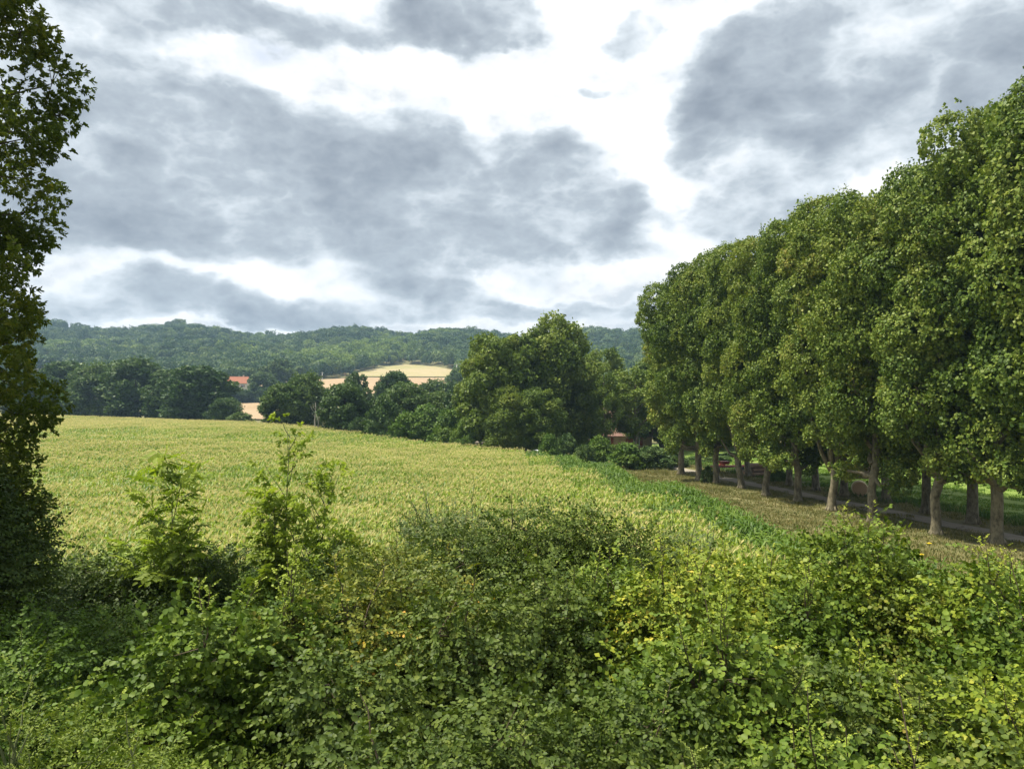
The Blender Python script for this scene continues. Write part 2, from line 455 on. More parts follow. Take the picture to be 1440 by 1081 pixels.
def make_tree(H, base, env, nl, lr, ns, spr, kind, mat, bark, seed, tr, flat=.85, limbs=10, inner=.6, fork=None, droop=.25, keep=.6, top_bias=0, stray=.06, fan=False, skirt=0):
    """H height, base crown start, env(t)->radius; returns trunk mesh, crown mesh"""
    g = np.random.default_rng(seed)
    lobes = []
    ph = g.uniform(0, 6.28, 4)
    for i in range(nl):
        t = (i + g.uniform(0, 1)) / nl
        t = t ** (1 - top_bias)
        z = base + (H - base) * (.04 + .92 * t)
        a = i * 2.39996 + g.uniform(-.5, .5)
        e = env(t) * (1 + .13 * math.sin(2 * a + ph[0] + 3 * t) + .10 * math.sin(3 * a + ph[1] - 5 * t))
        r = g.uniform(*lr) * (.7 + .3 * min(1, e / max(env(.5), .01)))
        rad = max(0, e - r * .75) * (g.uniform(.45, 1) ** .5)
        z = min(z, H - r * flat * .9)
        lobes.append((rad * math.cos(a), rad * math.sin(a), z, r))
    for i in range(skirt):                              # low hanging boughs
        a = g.uniform(0, 6.28); r = g.uniform(.6, 1.05); e = env(.1)
        for q in range(2):
            lobes.append((e * g.uniform(.55, .95) * math.cos(a + q * .3), e * g.uniform(.55, .95) * math.sin(a + q * .3), base + g.uniform(-.9, .5) - q * .7, r * (1 - .25 * q)))
    P, D, K = lobes_points(lobes, ns, g, inner, flat, keep)
    far_ = g.uniform(0, 1, ns) < stray
    P[far_] += (D[far_] * .5 + np.array([0, 0, .35])) * g.uniform(.2, 1.0, (far_.sum(), 1)) * lr[1] * .36
    ctr = np.stack([np.zeros(ns), np.zeros(ns), P[:, 2] - .4 * H * .2], 1)
    outw = unit(P - ctr)
    d = unit(np.cross(D, rand_dir(ns, g)) * .8 + outw * .5 + np.array([0, 0, -droop]))
    nrm = unit(D * 1.0 + np.array([0, 0, .45]) + g.normal(size=(ns, 3)) * .28)
    lt = g.uniform(0, 1, len(lobes))
    cl = np.clip(lt[K] * .7 + g.uniform(0, .4, ns), 0, 1)
    sc = spr * g.uniform(.7, 1.25, ns)
    crown = cards('crown', kind, P, d, nrm, sc, mat, g, clump=cl)
    # trunk + limbs
    m = MB()
    fz = fork or base * 1.0
    tp = [(0, 0, -.3), (g.normal() * .03, g.normal() * .03, .25), (0, 0, .9), (g.normal() * tr * .45, g.normal() * tr * .45, fz * .6), (g.normal() * tr * .8, g.normal() * tr * .8, fz)]
    rr = [tr * 1.6, tr * 1.22, tr * 1.02, tr * .95, tr * (1.05 if fan else .95)]
    top = H * .86
    if fan:
        m.tube(tp, rr, 10)
        for i in range(7):
            a = i * 2 * math.pi / 7 + g.uniform(-.3, .3); l = g.uniform(1.6, 3.0)
            e = (math.cos(a) * l, math.sin(a) * l, H * g.uniform(.5, .75))
            mid = (math.cos(a) * l * .55, math.sin(a) * l * .55, fz + 3.2)
            m.tube([(0, 0, fz - .3), (math.cos(a) * l * .3, math.sin(a) * l * .3, fz + 1.2), mid, e], [tr * .62, tr * .5, tr * .36, tr * .1], 7)
    else:
        n = 6
        for i in range(1, n + 1):
            t = i / n
            tp.append((g.normal() * tr * .5, g.normal() * tr * .5, fz + (top - fz) * t)); rr.append(tr * (.85 * (1 - t) + .06))
        m.tube(tp, rr, 10)
    for k in range(5):                                  # root flare
        a = k * 1.26 + g.uniform(-.3, .3)
        m.tube([(math.cos(a) * tr * .6, math.sin(a) * tr * .6, tr * 1.6), (math.cos(a) * tr * 1.15, math.sin(a) * tr * 1.15, tr * .5), (math.cos(a) * tr * 1.9, math.sin(a) * tr * 1.9, -.1)], [tr * .3, tr * .34, tr * .16], 6)
    order = sorted(range(len(lobes)), key=lambda i: lobes[i][2])
    pick = [order[int(i * len(order) / limbs)] for i in range(limbs)]
    for i in pick:
        x, y, z, r = lobes[i]
        z0 = max(fz * .82, min(z - math.hypot(x, y) * 1.1, top * .9))
        k = max(0, min(1, (z0 - fz) / (top - fz)))
        r0 = tr * (.5 * (1 - k) + .08)
        pts = curve_pts((0, 0, z0), (x, y, z), 5, g, .05 * math.hypot(x, y), sag=-.05 * math.hypot(x, y))
        m.tube(pts, [r0 * (1 - .8 * q / 5) for q in range(6)], 6)
    trunk = m.mesh('trunk', bark, smooth=True)
    return trunk, crown


def tree_thing(name, meshes, loc, rz, scale, label, cat, group=None):
    root = empty(name, loc, rz, scale)
    tag(root, label, cat, group)
    link('trunk', meshes[0], root); link('crown', meshes[1], root)
    return root


# ------------------------------------------------------------------ shrubs
def make_shrub(seed, H, Rr, kind, leafscale, mat, stem, nl=27, dens=1.0, lr=(.34, .70), shoots=20, shoot_len=(.5, 1.0), low=.45, upright=.12, young_body=.12, lite=False):
    g = np.random.default_rng(seed)
    nl = max(10, int(nl * (Rr / 1.6) ** 1.6))
    shoots = int(shoots * (Rr / 1.6))
    ns = int(dens * 3400 * (Rr / 1.7) ** 2)
    Hd = H - .5 * (shoot_len[0] + shoot_len[1]) * .35
    lobes = []
    for i in range(nl):
        a = i * 2.39996 + g.uniform(-.5, .5)
        q = math.sqrt((i + .5) / nl)                    # 0 centre .. 1 rim
        r = g.uniform(*lr)
        rad = (Rr - r * .6) * q * g.uniform(.8, 1.08)
        dome = Hd - (1 - low) * min(Hd, 2.9 * Rr) * q ** 1.5
        z = dome - r * .7 - g.uniform(0, .45) * (i > 2)
        lobes.append((rad * math.cos(a), rad * math.sin(a), max(z, r * .8), r))
    rim = int(nl * .8)
    for i in range(rim):                                # the side, lower down
        a = 2 * math.pi * i / rim + g.uniform(-.2, .2)
        r = g.uniform(*lr); z = Hd - min(Hd, 2.6 * Rr) * g.uniform(.35, .8)
        rad = Rr * g.uniform(.7, 1.05) - r * .5
        lobes.append((rad * math.cos(a), rad * math.sin(a), max(z, r * .7), r))
    P, D, K = lobes_points(lobes, ns, g, .62, .72, .8)
    nf = ns // 2                                        # older leaves deeper inside the boughs
    La = np.array(lobes); kf = g.integers(0, len(lobes), nf); df = rand_dir(nf, g)
    P = np.concatenate([P, La[kf, :3] + df * La[kf, 3:4] * g.uniform(.1, .75, (nf, 1)) - np.array([0, 0, .18])]); D = np.concatenate([D, df]); K = np.concatenate([K, kf]); ns = ns + nf
    stray = g.uniform(0, 1, ns) < .10
    P[stray] += (D[stray] + np.array([0, 0, .35])) * g.uniform(.05, .4, (stray.sum(), 1))
    az_ = g.uniform(0, 6.28, ns)
    d = unit(D * np.array([1, 1, .35]) * .7 + np.cross(D, rand_dir(ns, g)) * .5 + g.normal(size=(ns, 3)) * np.array([.5, .5, .25]) + np.array([0, 0, upright]))
    nrm = unit(D * .85 + np.array([0, 0, .6]) + g.normal(size=(ns, 3)) * .30)
    lt = g.uniform(0, 1, len(lobes))
    cl = np.clip(lt[K] * .65 + g.uniform(0, .45, ns), 0, 1)
    yb = np.clip(g.uniform(-1.2, .8, ns) * .5, 0, 1) * young_body * 3
    sc = leafscale * g.uniform(.7, 1.25, ns)
    # upright young shoots
    st = MB()
    PP = [P]; DD = [d]; NN = [nrm]; SS = [sc]; YY = [yb]; CC = [cl]
    for i in range(shoots):
        k = g.integers(0, nl)
        x, y, z, r = lobes[k]
        Ls = g.uniform(*shoot_len)
        tip = np.array([x + g.normal() * .22, y + g.normal() * .22, z + r * .7 + Ls])
        b = np.array([x, y, z])
        pts = curve_pts(b, tip, 4, g, .02)
        st.tube(pts, [.012, .010, .008, .006, .003], 4, cap=False)
        n = int(7 * (Ls + r) / .8) + 3
        t = (np.arange(n) + g.uniform(0, .5)) / n
        t = .35 + .65 * t
        p = b[None] * (1 - t)[:, None] + tip[None] * t[:, None]
        aa = np.arange(n) * 2.4 + g.uniform(0, 6)
        out = np.stack([np.cos(aa), np.sin(aa), np.full(n, .75)], 1)
        PP.append(p); DD.append(unit(out)); NN.append(unit(np.stack([-np.cos(aa) * .5, -np.sin(aa) * .5, np.ones(n)], 1)))
        SS.append(leafscale * (.75 - .35 * t) * g.uniform(.8, 1.1, n)); YY.append(np.clip(t * g.uniform(.6, 1.1), 0, 1)); CC.append(g.uniform(.3, 1, n))
    P = np.concatenate(PP); d = np.concatenate(DD); nrm = np.concatenate(NN)
    foliage = cards('foliage', kind, P, d, nrm, np.concatenate(SS), mat, g, np.concatenate(YY), clump=np.concatenate(CC), lite=lite)
    ms = MB(); ms.v = st.v; ms.f = st.f
    for i in range(0, len(lobes), 2):
        x, y, z, r = lobes[i]
        b = (g.normal() * .18, g.normal() * .18, -.1)
        pts = curve_pts(b, (x, y, z), 5, g, .05, sag=.1 * H * .3)
        ms.tube(pts, [.04, .034, .028, .02, .014, .007], 5, cap=False)
    # twigs from lobe centres
    for i in range(0, len(lobes)):
        x, y, z, r = lobes[i]
        for _ in range(4):
            dd = rand_dir(1, g)[0]
            ms.tube([(x, y, z), tuple(np.array([x, y, z]) + dd * r * .9)], [.008, .003], 3, cap=False)
    stems = ms.mesh('stems', stem, smooth=True)
    return stems, foliage, H, Rr


NSH = [0]


def shrub_thing(name, sp, px, py, Y, rad, label, group, cat='shrub'):
    p = at(px, py, Y)
    z0 = tz(p[0], p[1])
    h = p[2] - z0
    NSH[0] += 1
    kw = dict(SPECIES[sp]); ls = kw.pop('leaf')
    if Y < 8: ls *= .86
    sh = make_shrub(800 + NSH[0] * 7, h, rad * (.94 if Y < 11.6 else 1), leafscale=ls, lite=Y > 10.3, **kw)
    root = empty(name, (p[0], p[1], z0), rng.uniform(0, 6.28))
    tag(root, label, cat, group)
    link('stems', sh[0], root); link('foliage', sh[1], root)
    return root


# ------------------------------------------------------------------ instanced stuff
def instancer(name, pts, rotz, scl, idx, sources, label, cat):
    src = bpy.data.collections.new(name + '_source')
    for i, me in enumerate(sources):
        o = bpy.data.objects.new('%s_%02d' % (name, i), me); src.objects.link(o)
    me = bpy.data.meshes.new(name)
    me.vertices.add(len(pts)); me.vertices.foreach_set('co', np.asarray(pts, np.float32).ravel())
    a = me.attributes.new('rotv', 'FLOAT_VECTOR', 'POINT')
    rv = np.zeros((len(pts), 3), np.float32); rv[:, 2] = rotz
    a.data.foreach_set('vector', rv.ravel())
    a = me.attributes.new('sclv', 'FLOAT_VECTOR', 'POINT')
    sv = np.asarray(scl, np.float32)
    if sv.ndim == 1: sv = np.repeat(sv[:, None], 3, 1)
    a.data.foreach_set('vector', sv.ravel())
    a = me.attributes.new('pick', 'INT', 'POINT'); a.data.foreach_set('value', np.asarray(idx, np.int32))
    me.update()
    o = link(name, me)
    ng = bpy.data.node_groups.new(name + '_nodes', 'GeometryNodeTree')
    ng.interface.new_socket('Geometry', in_out='INPUT', socket_type='NodeSocketGeometry')
    ng.interface.new_socket('Geometry', in_out='OUTPUT', socket_type='NodeSocketGeometry')
    N, L = ng.nodes, ng.links
    gi = N.new('NodeGroupInput'); go = N.new('NodeGroupOutput')
    ci = N.new('GeometryNodeCollectionInfo'); ci.inputs['Collection'].default_value = src
    ci.inputs['Separate Children'].default_value = True; ci.inputs['Reset Children'].default_value = True
    ip = N.new('GeometryNodeInstanceOnPoints'); ip.inputs['Pick Instance'].default_value = True
    def named(n, t):
        q = N.new('GeometryNodeInputNamedAttribute'); q.data_type = t; q.inputs['Name'].default_value = n
        return q.outputs['Attribute']
    L.new(gi.outputs[0], ip.inputs['Points']); L.new(ci.outputs[0], ip.inputs['Instance'])
    L.new(named('pick', 'INT'), ip.inputs['Instance Index'])
    L.new(named('rotv', 'FLOAT_VECTOR'), ip.inputs['Rotation'])
    L.new(named('sclv', 'FLOAT_VECTOR'), ip.inputs['Scale'])
    L.new(ip.outputs[0], go.inputs[0])
    md = o.modifiers.new('scatter', 'NODES'); md.node_group = ng
    tag(o, label, cat, kind='stuff')
    return o


def inside(poly, x, y):
    poly = np.asarray(poly); n = len(poly)
    x = np.asarray(x); y = np.asarray(y)
    c = np.zeros(x.shape, bool)
    j = n - 1
    for i in range(n):
        xi, yi = poly[i]; xj, yj = poly[j]
        t = ((yi > y) != (yj > y)) & (x < (xj - xi) * (y - yi) / (yj - yi + 1e-12) + xi)
        c ^= t; j = i
    return c


# ================================================================== THE SETTING
def axis(stops):
    out = []
    for a, b, s in stops:
        out += list(np.arange(a, b, s))
    out.append(stops[-1][1])
    return np.array(sorted(set(np.round(out, 3))))


def grid_sheet(name, xs, ys, zfun, mat, keep=None):
    X, Y = np.meshgrid(xs, ys)
    V = np.stack([X, Y, zfun(X, Y)], -1).reshape(-1, 3)
    nx = len(xs)
    i, j = np.meshgrid(np.arange(nx - 1), np.arange(len(ys) - 1))
    a = (j * nx + i).ravel()
    Q = np.stack([a, a + 1, a + 1 + nx, a + nx], 1)
    if keep is not None:
        c = V[Q].mean(1); Q = Q[keep(c[:, 0], c[:, 1])]
    return np_mesh(name, V, Q, mat, smooth=True)


gx = axis([(-1500, -300, 30), (-300, -80, 6), (-80, 80, 2.5), (80, 300, 6), (300, 1500, 30)])
gy = axis([(-250, -20, 20), (-20, 140, 2.5), (140, 400, 6), (400, 1100, 12), (1100, 1500, 40)])
gnd = link('ground', grid_sheet('ground', gx, gy, terrain, M['ground']))
tag(gnd, 'rough ground of dry grass and earth reaching to the hills', 'ground', kind='structure')

# avenue frame: front row line and its neighbours
ROW_A = np.array([27.7, 42.6]); ROW_B = np.array([19.2, 84.8])
AX = (ROW_B - ROW_A) / np.linalg.norm(ROW_B - ROW_A); AN = np.array([AX[1], -AX[0]])   # AN points right, to the meadow


def along(s, off):
    p = ROW_A + AX * s + AN * off
    return p


def row_off(x, y):
    return (x - ROW_A[0]) * AN[0] + (y - ROW_A[1]) * AN[1]


# the gravel track between the rows
def strip(name, s0, s1, o0, o1, lift, mat, n=60, wob=.12):
    g = np.random.default_rng(3)
    V = []; Q = []
    k = 5
    for i in range(n + 1):
        s = s0 + (s1 - s0) * i / n
        bend = .0009 * max(0, s - 35) ** 2
        w0, w1 = g.normal() * wob, g.normal() * wob
        for j in range(k):
            t = j / (k - 1)
            p = along(s, (o0 + w0) * (1 - t) + (o1 + w1) * t + bend * 0)
            V.append((p[0], p[1], tz(p[0], p[1]) + lift))
    for i in range(n):
        for j in range(k - 1):
            a = i * k + j
            Q.append((a, a + 1, a + 1 + k, a + k))
    return link(name, np_mesh(name, V, Q, mat, smooth=True))


tag(strip('path', -40, 62, 1.7, 3.7, .035, M['path']), 'pale gravel track running between the two rows of plane trees', 'path', kind='structure')

# the hay meadow right of the avenue
mx_ = axis([(10, 130, 3)]); my_ = axis([(20, 150, 3)])
md = grid_sheet('meadow', mx_, my_, lambda x, y: terrain(x, y) + .05, M['meadow'],
                keep=lambda x, y: (row_off(x, y) > 9.2) & (y > 22))
tag(link('meadow', md), 'bright mown meadow on the far side of the tree avenue', 'meadow', kind='structure')

# corn field outline (ground plan)
E0 = np.array([14.6, 37.8]); E1 = np.array([6.6, 92.0])
FAR_A = E1; FAR_B = np.array([-165.0, 262.0])
CORN = [(16, 25.0), tuple(E0), (13.2, 54.8), (11.2, 65.5), tuple(E1), (1.5, 99), tuple(FAR_B), (-290, 380), (-330, 300), (-60, 30), (-22, 30.5), (-10, 27), (0, 25.5)]
soil = grid_sheet('field_soil', axis([(-340, -60, 6), (-60, 30, 2)]), axis([(20, 130, 2), (130, 390, 6)]), lambda x, y: terrain(x, y) + .06, M['soil'],
                  keep=lambda x, y: inside(CORN, x, y))
tag(link('field_soil', soil), 'brown soil under the tall corn', 'soil', kind='structure')

# harvested fields on the far slope
def px_sheet(name, tl, tr_, br, bl, mat, label, nu=30, nv=8, lift=.5):
    V = []; Q = []
    for j in range(nv + 1):
        v = j / nv
        for i in range(nu + 1):
            u = i / nu
            t = np.array([np.interp(u, [q[0] for q in tl], [q[1] for q in tl]), np.interp(u, [q[0] for q in tl], [q[2] for q in tl])])
            b = np.array([np.interp(u, [q[0] for q in bl], [q[1] for q in bl]), np.interp(u, [q[0] for q in bl], [q[2] for q in bl])])
            p = t * (1 - v) + b * v
            w = G(*p)
            V.append((w[0], w[1], tz(w[0], w[1]) + lift))
    for j in range(nv):
        for i in range(nu):
            a = j * (nu + 1) + i
            Q.append((a + nu + 1, a + nu + 2, a + 1, a))
    o = link(name, np_mesh(name, V, Q, mat, smooth=True))
    tag(o, label, 'field', kind='structure')
    return o


px_sheet('pale_field', [(0, 505, 524), (.25, 535, 516.5), (.5, 572, 513), (.8, 612, 516), (1, 638, 521)], None, None, [(0, 500, 530), (1, 640, 530.5)], M['pale_field'], 'pale mown field on the rounded slope below the wooded hill')
px_sheet('stubble_field', [(0, 335, 547), (.2, 400, 538), (.5, 500, 531.5), (1, 645, 532)], None, None, [(0, 340, 552), (.4, 460, 556), (1, 650, 552)], M['stubble'], 'tan stubble field below the pale rounded slope')
px_sheet('stubble_field', [(0, 318, 569), (1, 405, 566)], None, None, [(0, 322, 590), (1, 405, 592)], M['stubble'], 'small tan stubble field seen between the dark hedgerow trees')
px_sheet('pale_field', [(0, 20, 523), (1, 88, 526)], None, None, [(0, 20, 545), (1, 92, 547)], M['pale_field'], 'pale field glimpsed beside the left tree below the hills')

# ------------------------------------------------------------------ wood on the hills (stuff)
def blob_tree(seed, mat, ns=170, H=12, W=5.5):
    g = np.random.default_rng(seed)
    lobes = [(0, 0, H * .62, W * .75)]
    for i in range(9):
        a = i * 2.4; r = W * g.uniform(.32, .5)
        lobes.append((math.cos(a) * W * g.uniform(.35, .7), math.sin(a) * W * g.uniform(.35, .7), H * g.uniform(.4, .82), r))
    P, D, K = lobes_points(lobes, ns, g, .8, .85, .7)
    lt = g.uniform(0, 1, len(lobes))
    cl = np.clip(lt[K] * .5 + g.uniform(0, .5, ns), 0, 1)
    return cards('woodland', 'far', P, unit(np.cross(D, rand_dir(ns, g)) + np.array([0, 0, -.1])), unit(D + np.array([0, 0, .35]) + g.normal(size=(ns, 3)) * .15), np.full(ns, 1.7) * g.uniform(.7, 1.2, ns), mat, g, clump=cl)


wood_src = [blob_tree(100 + i, M['wood_leaf'], 260, 12 + i % 3, 5.6 + .6 * (i % 2)) for i in range(5)] + [blob_tree(120 + i, M['wood_leaf_sunlit'], 260, 12, 5.8) for i in range(2)]
FIELD_PX = [[(330, 545), (400, 536.5), (470, 532), (503, 529), (505, 523), (535, 515.5), (572, 512), (612, 515), (640, 520), (648, 531), (655, 580), (330, 580)],
            [(15, 521), (92, 524), (95, 580), (10, 580)]]
pts = []
gw = np.random.default_rng(55)
y = 455.0
while y < 1090:
    st = 9.2 + (y - 455) * .004
    xs = np.arange(-.82 * y - 40, .95 * y + 40, st)
    xs = xs + gw.uniform(-.45, .45, len(xs)) * st
    ys = y + gw.uniform(-.45, .45, len(xs)) * st
    pts.append(np.stack([xs, ys], 1)); y += st
pts = np.concatenate(pts)
zz = terrain(pts[:, 0], pts[:, 1])
ppx = 720 + F * pts[:, 0] / pts[:, 1]; ppy = 568 - F * (zz - 8) / pts[:, 1]
keep = np.ones(len(pts), bool)
for poly in FIELD_PX: keep &= ~inside(poly, ppx, ppy)
keep &= ~((ppx > 285) & (ppx < 370) & (pts[:, 1] < 495))
pts = pts[keep]; zz = zz[keep]; ppx = ppx[keep]; ppy = ppy[keep]
nn = np.sin(pts[:, 0] / 37 + 1.7 * np.sin(pts[:, 1] / 53)) + np.sin(pts[:, 1] / 41 + pts[:, 0] / 88)
light = (nn + gw.normal(0, .7, len(pts)) > 1.35) | (inside([(430, 492), (560, 486), (600, 505), (520, 520), (440, 512)], ppx, ppy) & (gw.uniform(0, 1, len(pts)) < .75))  # sunlit patches of the hill painted by picking paler-leaved trees
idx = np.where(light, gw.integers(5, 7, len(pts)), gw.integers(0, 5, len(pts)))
sc = gw.uniform(.7, 1.25, len(pts))
scl = np.stack([sc * gw.uniform(.85, 1.2, len(pts)), sc * gw.uniform(.85, 1.2, len(pts)), sc], 1)
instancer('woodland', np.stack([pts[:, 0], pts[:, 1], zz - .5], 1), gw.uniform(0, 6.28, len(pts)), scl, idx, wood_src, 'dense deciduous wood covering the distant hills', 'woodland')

# ------------------------------------------------------------------ corn (stuff)
def corn_patch(seed, tassel=1.0, edge=False, size=3.0):
    g = np.random.default_rng(seed)
    V = []; Q = []; MI = []; RN = []
    def quadstrip(pts, widths, side, mi, rn):
        o = len(V)
        for p, w in zip(pts, widths):
            V.append(p - side * w / 2); V.append(p + side * w / 2)
        for i in range(len(pts) - 1):
            a = o + 2 * i
            Q.append((a, a + 1, a + 3, a + 2)); MI.append(mi); RN.append(rn)
    for r in range(4):
        for c in range(13):
            x = (c + .5) / 13 * size - size / 2 + g.normal() * .04
            y = (r + .5) / 4 * size - size / 2 + g.normal() * .05
            h = g.uniform(1.7, 2.05) * (1.0 if not edge else .95)
            base = np.array([x, y, 0])
            pr = g.uniform()
            sd = np.array([1, 0, 0])
            quadstrip([base, base + [0, 0, h]], [.035, .025], sd, 0, pr * .5)
            nlv = 7 if not edge else 8
            a0 = g.uniform(0, 6.28)
            for k in range(nlv):
                a = a0 + (k % 2) * math.pi + g.normal() * .5
                z = h * (.28 + .66 * k / nlv)
                Ll = g.uniform(.55, .85) * (1 - .35 * max(0, k / nlv - .6))
                dr = np.array([math.cos(a), math.sin(a), 0]); sd = np.array([-math.sin(a), math.cos(a), g.normal() * .25])
                b = base + [0, 0, z]
                rise = g.uniform(.30, .48)
                quadstrip([b, b + dr * Ll * .33 + [0, 0, rise * .75], b + dr * Ll * .7 + [0, 0, rise * .8], b + dr * Ll + [0, 0, rise * .15]],
                          [.05, .085, .07, .012], sd, 0, np.clip(pr * .5 + g.uniform(0, .5), 0, 1))
            if g.uniform() < tassel:
                tb = base + [0, 0, h]
                nt_ = 6
                pr2 = g.uniform()
                for k in range(nt_):
                    a = g.uniform(0, 6.28); lean = 0.06 if k == 0 else g.uniform(.08, .2)
                    ll = g.uniform(.18, .29)
                    e = tb + np.array([math.cos(a) * lean, math.sin(a) * lean, ll * (1 if k == 0 else .8)])
                    sd = np.array([-math.sin(a + .8), math.cos(a + .8), 0])
                    quadstrip([tb, (tb + e) / 2 + [0, 0, .03], e], [.016, .026, .010], sd, 1, np.clip(pr2 * .6 + g.uniform(0, .4), 0, 1))
    return np_mesh('corn_crop', np.array(V), np.array(Q), None, {'rnd': RN}, mats=[M['corn_edge_leaf' if edge else 'corn_leaf'], M['tassel']], midx=MI)


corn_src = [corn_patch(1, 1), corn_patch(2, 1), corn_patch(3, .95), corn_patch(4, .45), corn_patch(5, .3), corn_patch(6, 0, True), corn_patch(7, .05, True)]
cx, cy = np.meshgrid(np.arange(-330, 24, 3.0), np.arange(24, 384, 3.0))
cx = cx.ravel(); cy = cy.ravel()
ok = inside(CORN, cx, cy) & (cx > -.80 * cy - 12)
cx, cy = cx[ok], cy[ok]
gc = np.random.default_rng(11)
band = np.sin(cy / (5 + cy * .055) * 2.1 + .8 * np.sin(cx / 31)) * .8 + .7 * np.sin(cx / 23 + cy / 17 + 2) * np.sin(cx / 9 - cy / 13) + gc.normal(0, .4, len(cx))
ed = np.array([np.interp(v, [25, 37.8, 54.8, 65.5, 92], [16, 14.6, 13.2, 11.2, 6.6]) for v in cy]) - cx      # distance from the right edge
idx = np.where(band > np.where((cy > 58) & (cy < 120), .45, .72), gc.integers(3, 5, len(cx)), gc.integers(0, 3, len(cx)))
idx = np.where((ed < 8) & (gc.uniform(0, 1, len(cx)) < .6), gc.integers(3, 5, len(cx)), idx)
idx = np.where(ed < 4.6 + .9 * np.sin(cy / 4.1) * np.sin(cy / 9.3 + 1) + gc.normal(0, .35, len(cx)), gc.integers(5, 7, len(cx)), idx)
hs = gc.uniform(.93, 1.07, len(cx))
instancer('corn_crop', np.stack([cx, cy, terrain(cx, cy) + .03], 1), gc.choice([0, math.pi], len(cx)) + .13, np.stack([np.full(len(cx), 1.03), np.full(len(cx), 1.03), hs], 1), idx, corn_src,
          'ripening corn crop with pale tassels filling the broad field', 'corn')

# ------------------------------------------------------------------ grass (stuff)
def grass_patch(seed, n, h, size, w, mat, seedheads=0.0):
    g = np.random.default_rng(seed)
    b = np.stack([g.uniform(-size / 2, size / 2, n), g.uniform(-size / 2, size / 2, n), np.zeros(n)], 1)
    # clumping
    c = g.uniform(-size / 2, size / 2, (14, 2)); k = g.integers(0, 14, n); m = g.uniform(0, 1, n) < .55
    b[m, :2] = c[k[m]] + g.normal(size=(m.sum(), 2)) * .14
    a = g.uniform(0, 6.28, n); hh = h * g.uniform(.4, 1.25, n)
    lean = hh * g.uniform(.15, .8, n)
    d = np.stack([np.cos(a), np.sin(a), np.zeros(n)], 1); s = np.stack([-np.sin(a), np.cos(a), np.zeros(n)], 1)
    ww = w * g.uniform(.6, 1.3, n)[:, None]
    mid = b + d * lean[:, None] * .35 + np.stack([np.zeros(n), np.zeros(n), hh * .65], 1)
    tip = b + d * lean[:, None] + np.stack([np.zeros(n), np.zeros(n), hh], 1)
    V = np.stack([b - s * ww / 2, b + s * ww / 2, mid + s * ww / 2, mid - s * ww / 2, tip + s * ww * .12, tip - s * ww * .12], 1)
    o = np.arange(n)[:, None] * 6
    Q = np.concatenate([o + np.array([[0, 1, 2, 3]]), o + np.array([[3, 2, 4, 5]])], 0)
    r = np.clip(g.uniform(0, .6, n) + (k / 14) * .4, 0, 1)
    return np_mesh('grass', V.reshape(-1, 3), Q, mat, {'rnd': np.concatenate([r, r])})


grass_src = [grass_patch(31 + i, 420, .13, 2.2, .03, M['grass_blade']) for i in range(3)] + [grass_patch(41, 320, .42, 2.2, .025, M['grass_blade'])] \
    + [grass_patch(51, 420, .16, 2.2, .035, M['meadow_blade']), grass_patch(52, 300, .36, 2.2, .04, M['weed_blade'])]
PX, PY, PI_ = [], [], []
gg = np.random.default_rng(91)
for s in np.arange(-38, 75, 1.8):
    for off in np.arange(-18, 60, 1.8):
        p = along(s + gg.uniform(-.6, .6), off + gg.uniform(-.6, .6))
        if p[1] < 20 or p[1] > 120 or inside(CORN, p[0], p[1]): continue
        e = np.interp(p[1], [25, 37.8, 54.8, 65.5, 92], [16, 14.6, 13.2, 11.2, 6.6])
        if p[0] < e + .3: continue
        o = row_off(p[0], p[1])
        if 1.55 < o < 3.9: continue
        if o > 9.2:
            if gg.uniform() < .55: PX.append(p[0]); PY.append(p[1]); PI_.append(4)
        elif 7.2 < o <= 9.2: PX.append(p[0]); PY.append(p[1]); PI_.append(5)
        else:
            PX.append(p[0]); PY.append(p[1]); PI_.append(3 if gg.uniform() < (.12 if o < -2.5 else .03) else int(gg.integers(0, 3)))
PX = np.array(PX); PY = np.array(PY)
instancer('grass', np.stack([PX, PY, terrain(PX, PY) + .02], 1), gg.uniform(0, 6.28, len(PX)), gg.uniform(.75, 1.25, len(PX)), PI_, grass_src, 'dry and green grass along the verge and under the plane trees', 'grass')

# rank weeds between the field and the shrubs
und_src = []
for i in range(3):
    g = np.random.default_rng(300 + i)
    n = 260
    P = np.stack([g.uniform(-1.2, 1.2, n), g.uniform(-1.2, 1.2, n), g.uniform(.1, 1.0, n) ** .7 * (1.5 - .3 * i)], 1)
    d = unit(g.normal(size=(n, 3)) * .6 + np.array([0, 0, .35])); nr = unit(np.array([0, 0, 1.0]) + g.normal(size=(n, 3)) * .5)
    und_src.append(cards('undergrowth', ['alt', 'fine', 'round'][i], P, d, nr, np.full(n, .6) * g.uniform(.7, 1.3, n), [M['bramble_leaf'], M['fine_leaf'], M['dark_leaf']][i], g, young=g.uniform(0, .5, n)))
ux, uy = np.meshgrid(np.arange(-30, 30, 1.7), np.arange(3, 33, 1.7))
ux = ux.ravel() + gg.uniform(-.6, .6, ux.size); uy = uy.ravel() + gg.uniform(-.6, .6, uy.size)
ok = (~inside(CORN, ux, uy)) & (np.abs(ux) < uy * .85 + 3) & (row_off(ux, uy) < -8) & (uy < 29)
ux, uy = ux[ok], uy[ok]
instancer('undergrowth', np.stack([ux, uy, terrain(ux, uy)], 1), gg.uniform(0, 6.28, len(ux)), gg.uniform(.8, 1.3, len(ux)), gg.integers(0, 3, len(ux)), und_src, 'tangled nettles and brambles filling the gaps between the shrubs', 'undergrowth')

# ================================================================== PLANE AVENUE
def env_plane(t):
    return 4.1 * (0.66 + .34 * math.sin(min(1, t * 1.25 + .12) * math.pi * .55)) * (1 if t < .78 else math.sqrt(max(.12, 1 - ((t - .78) / .26) ** 2)))


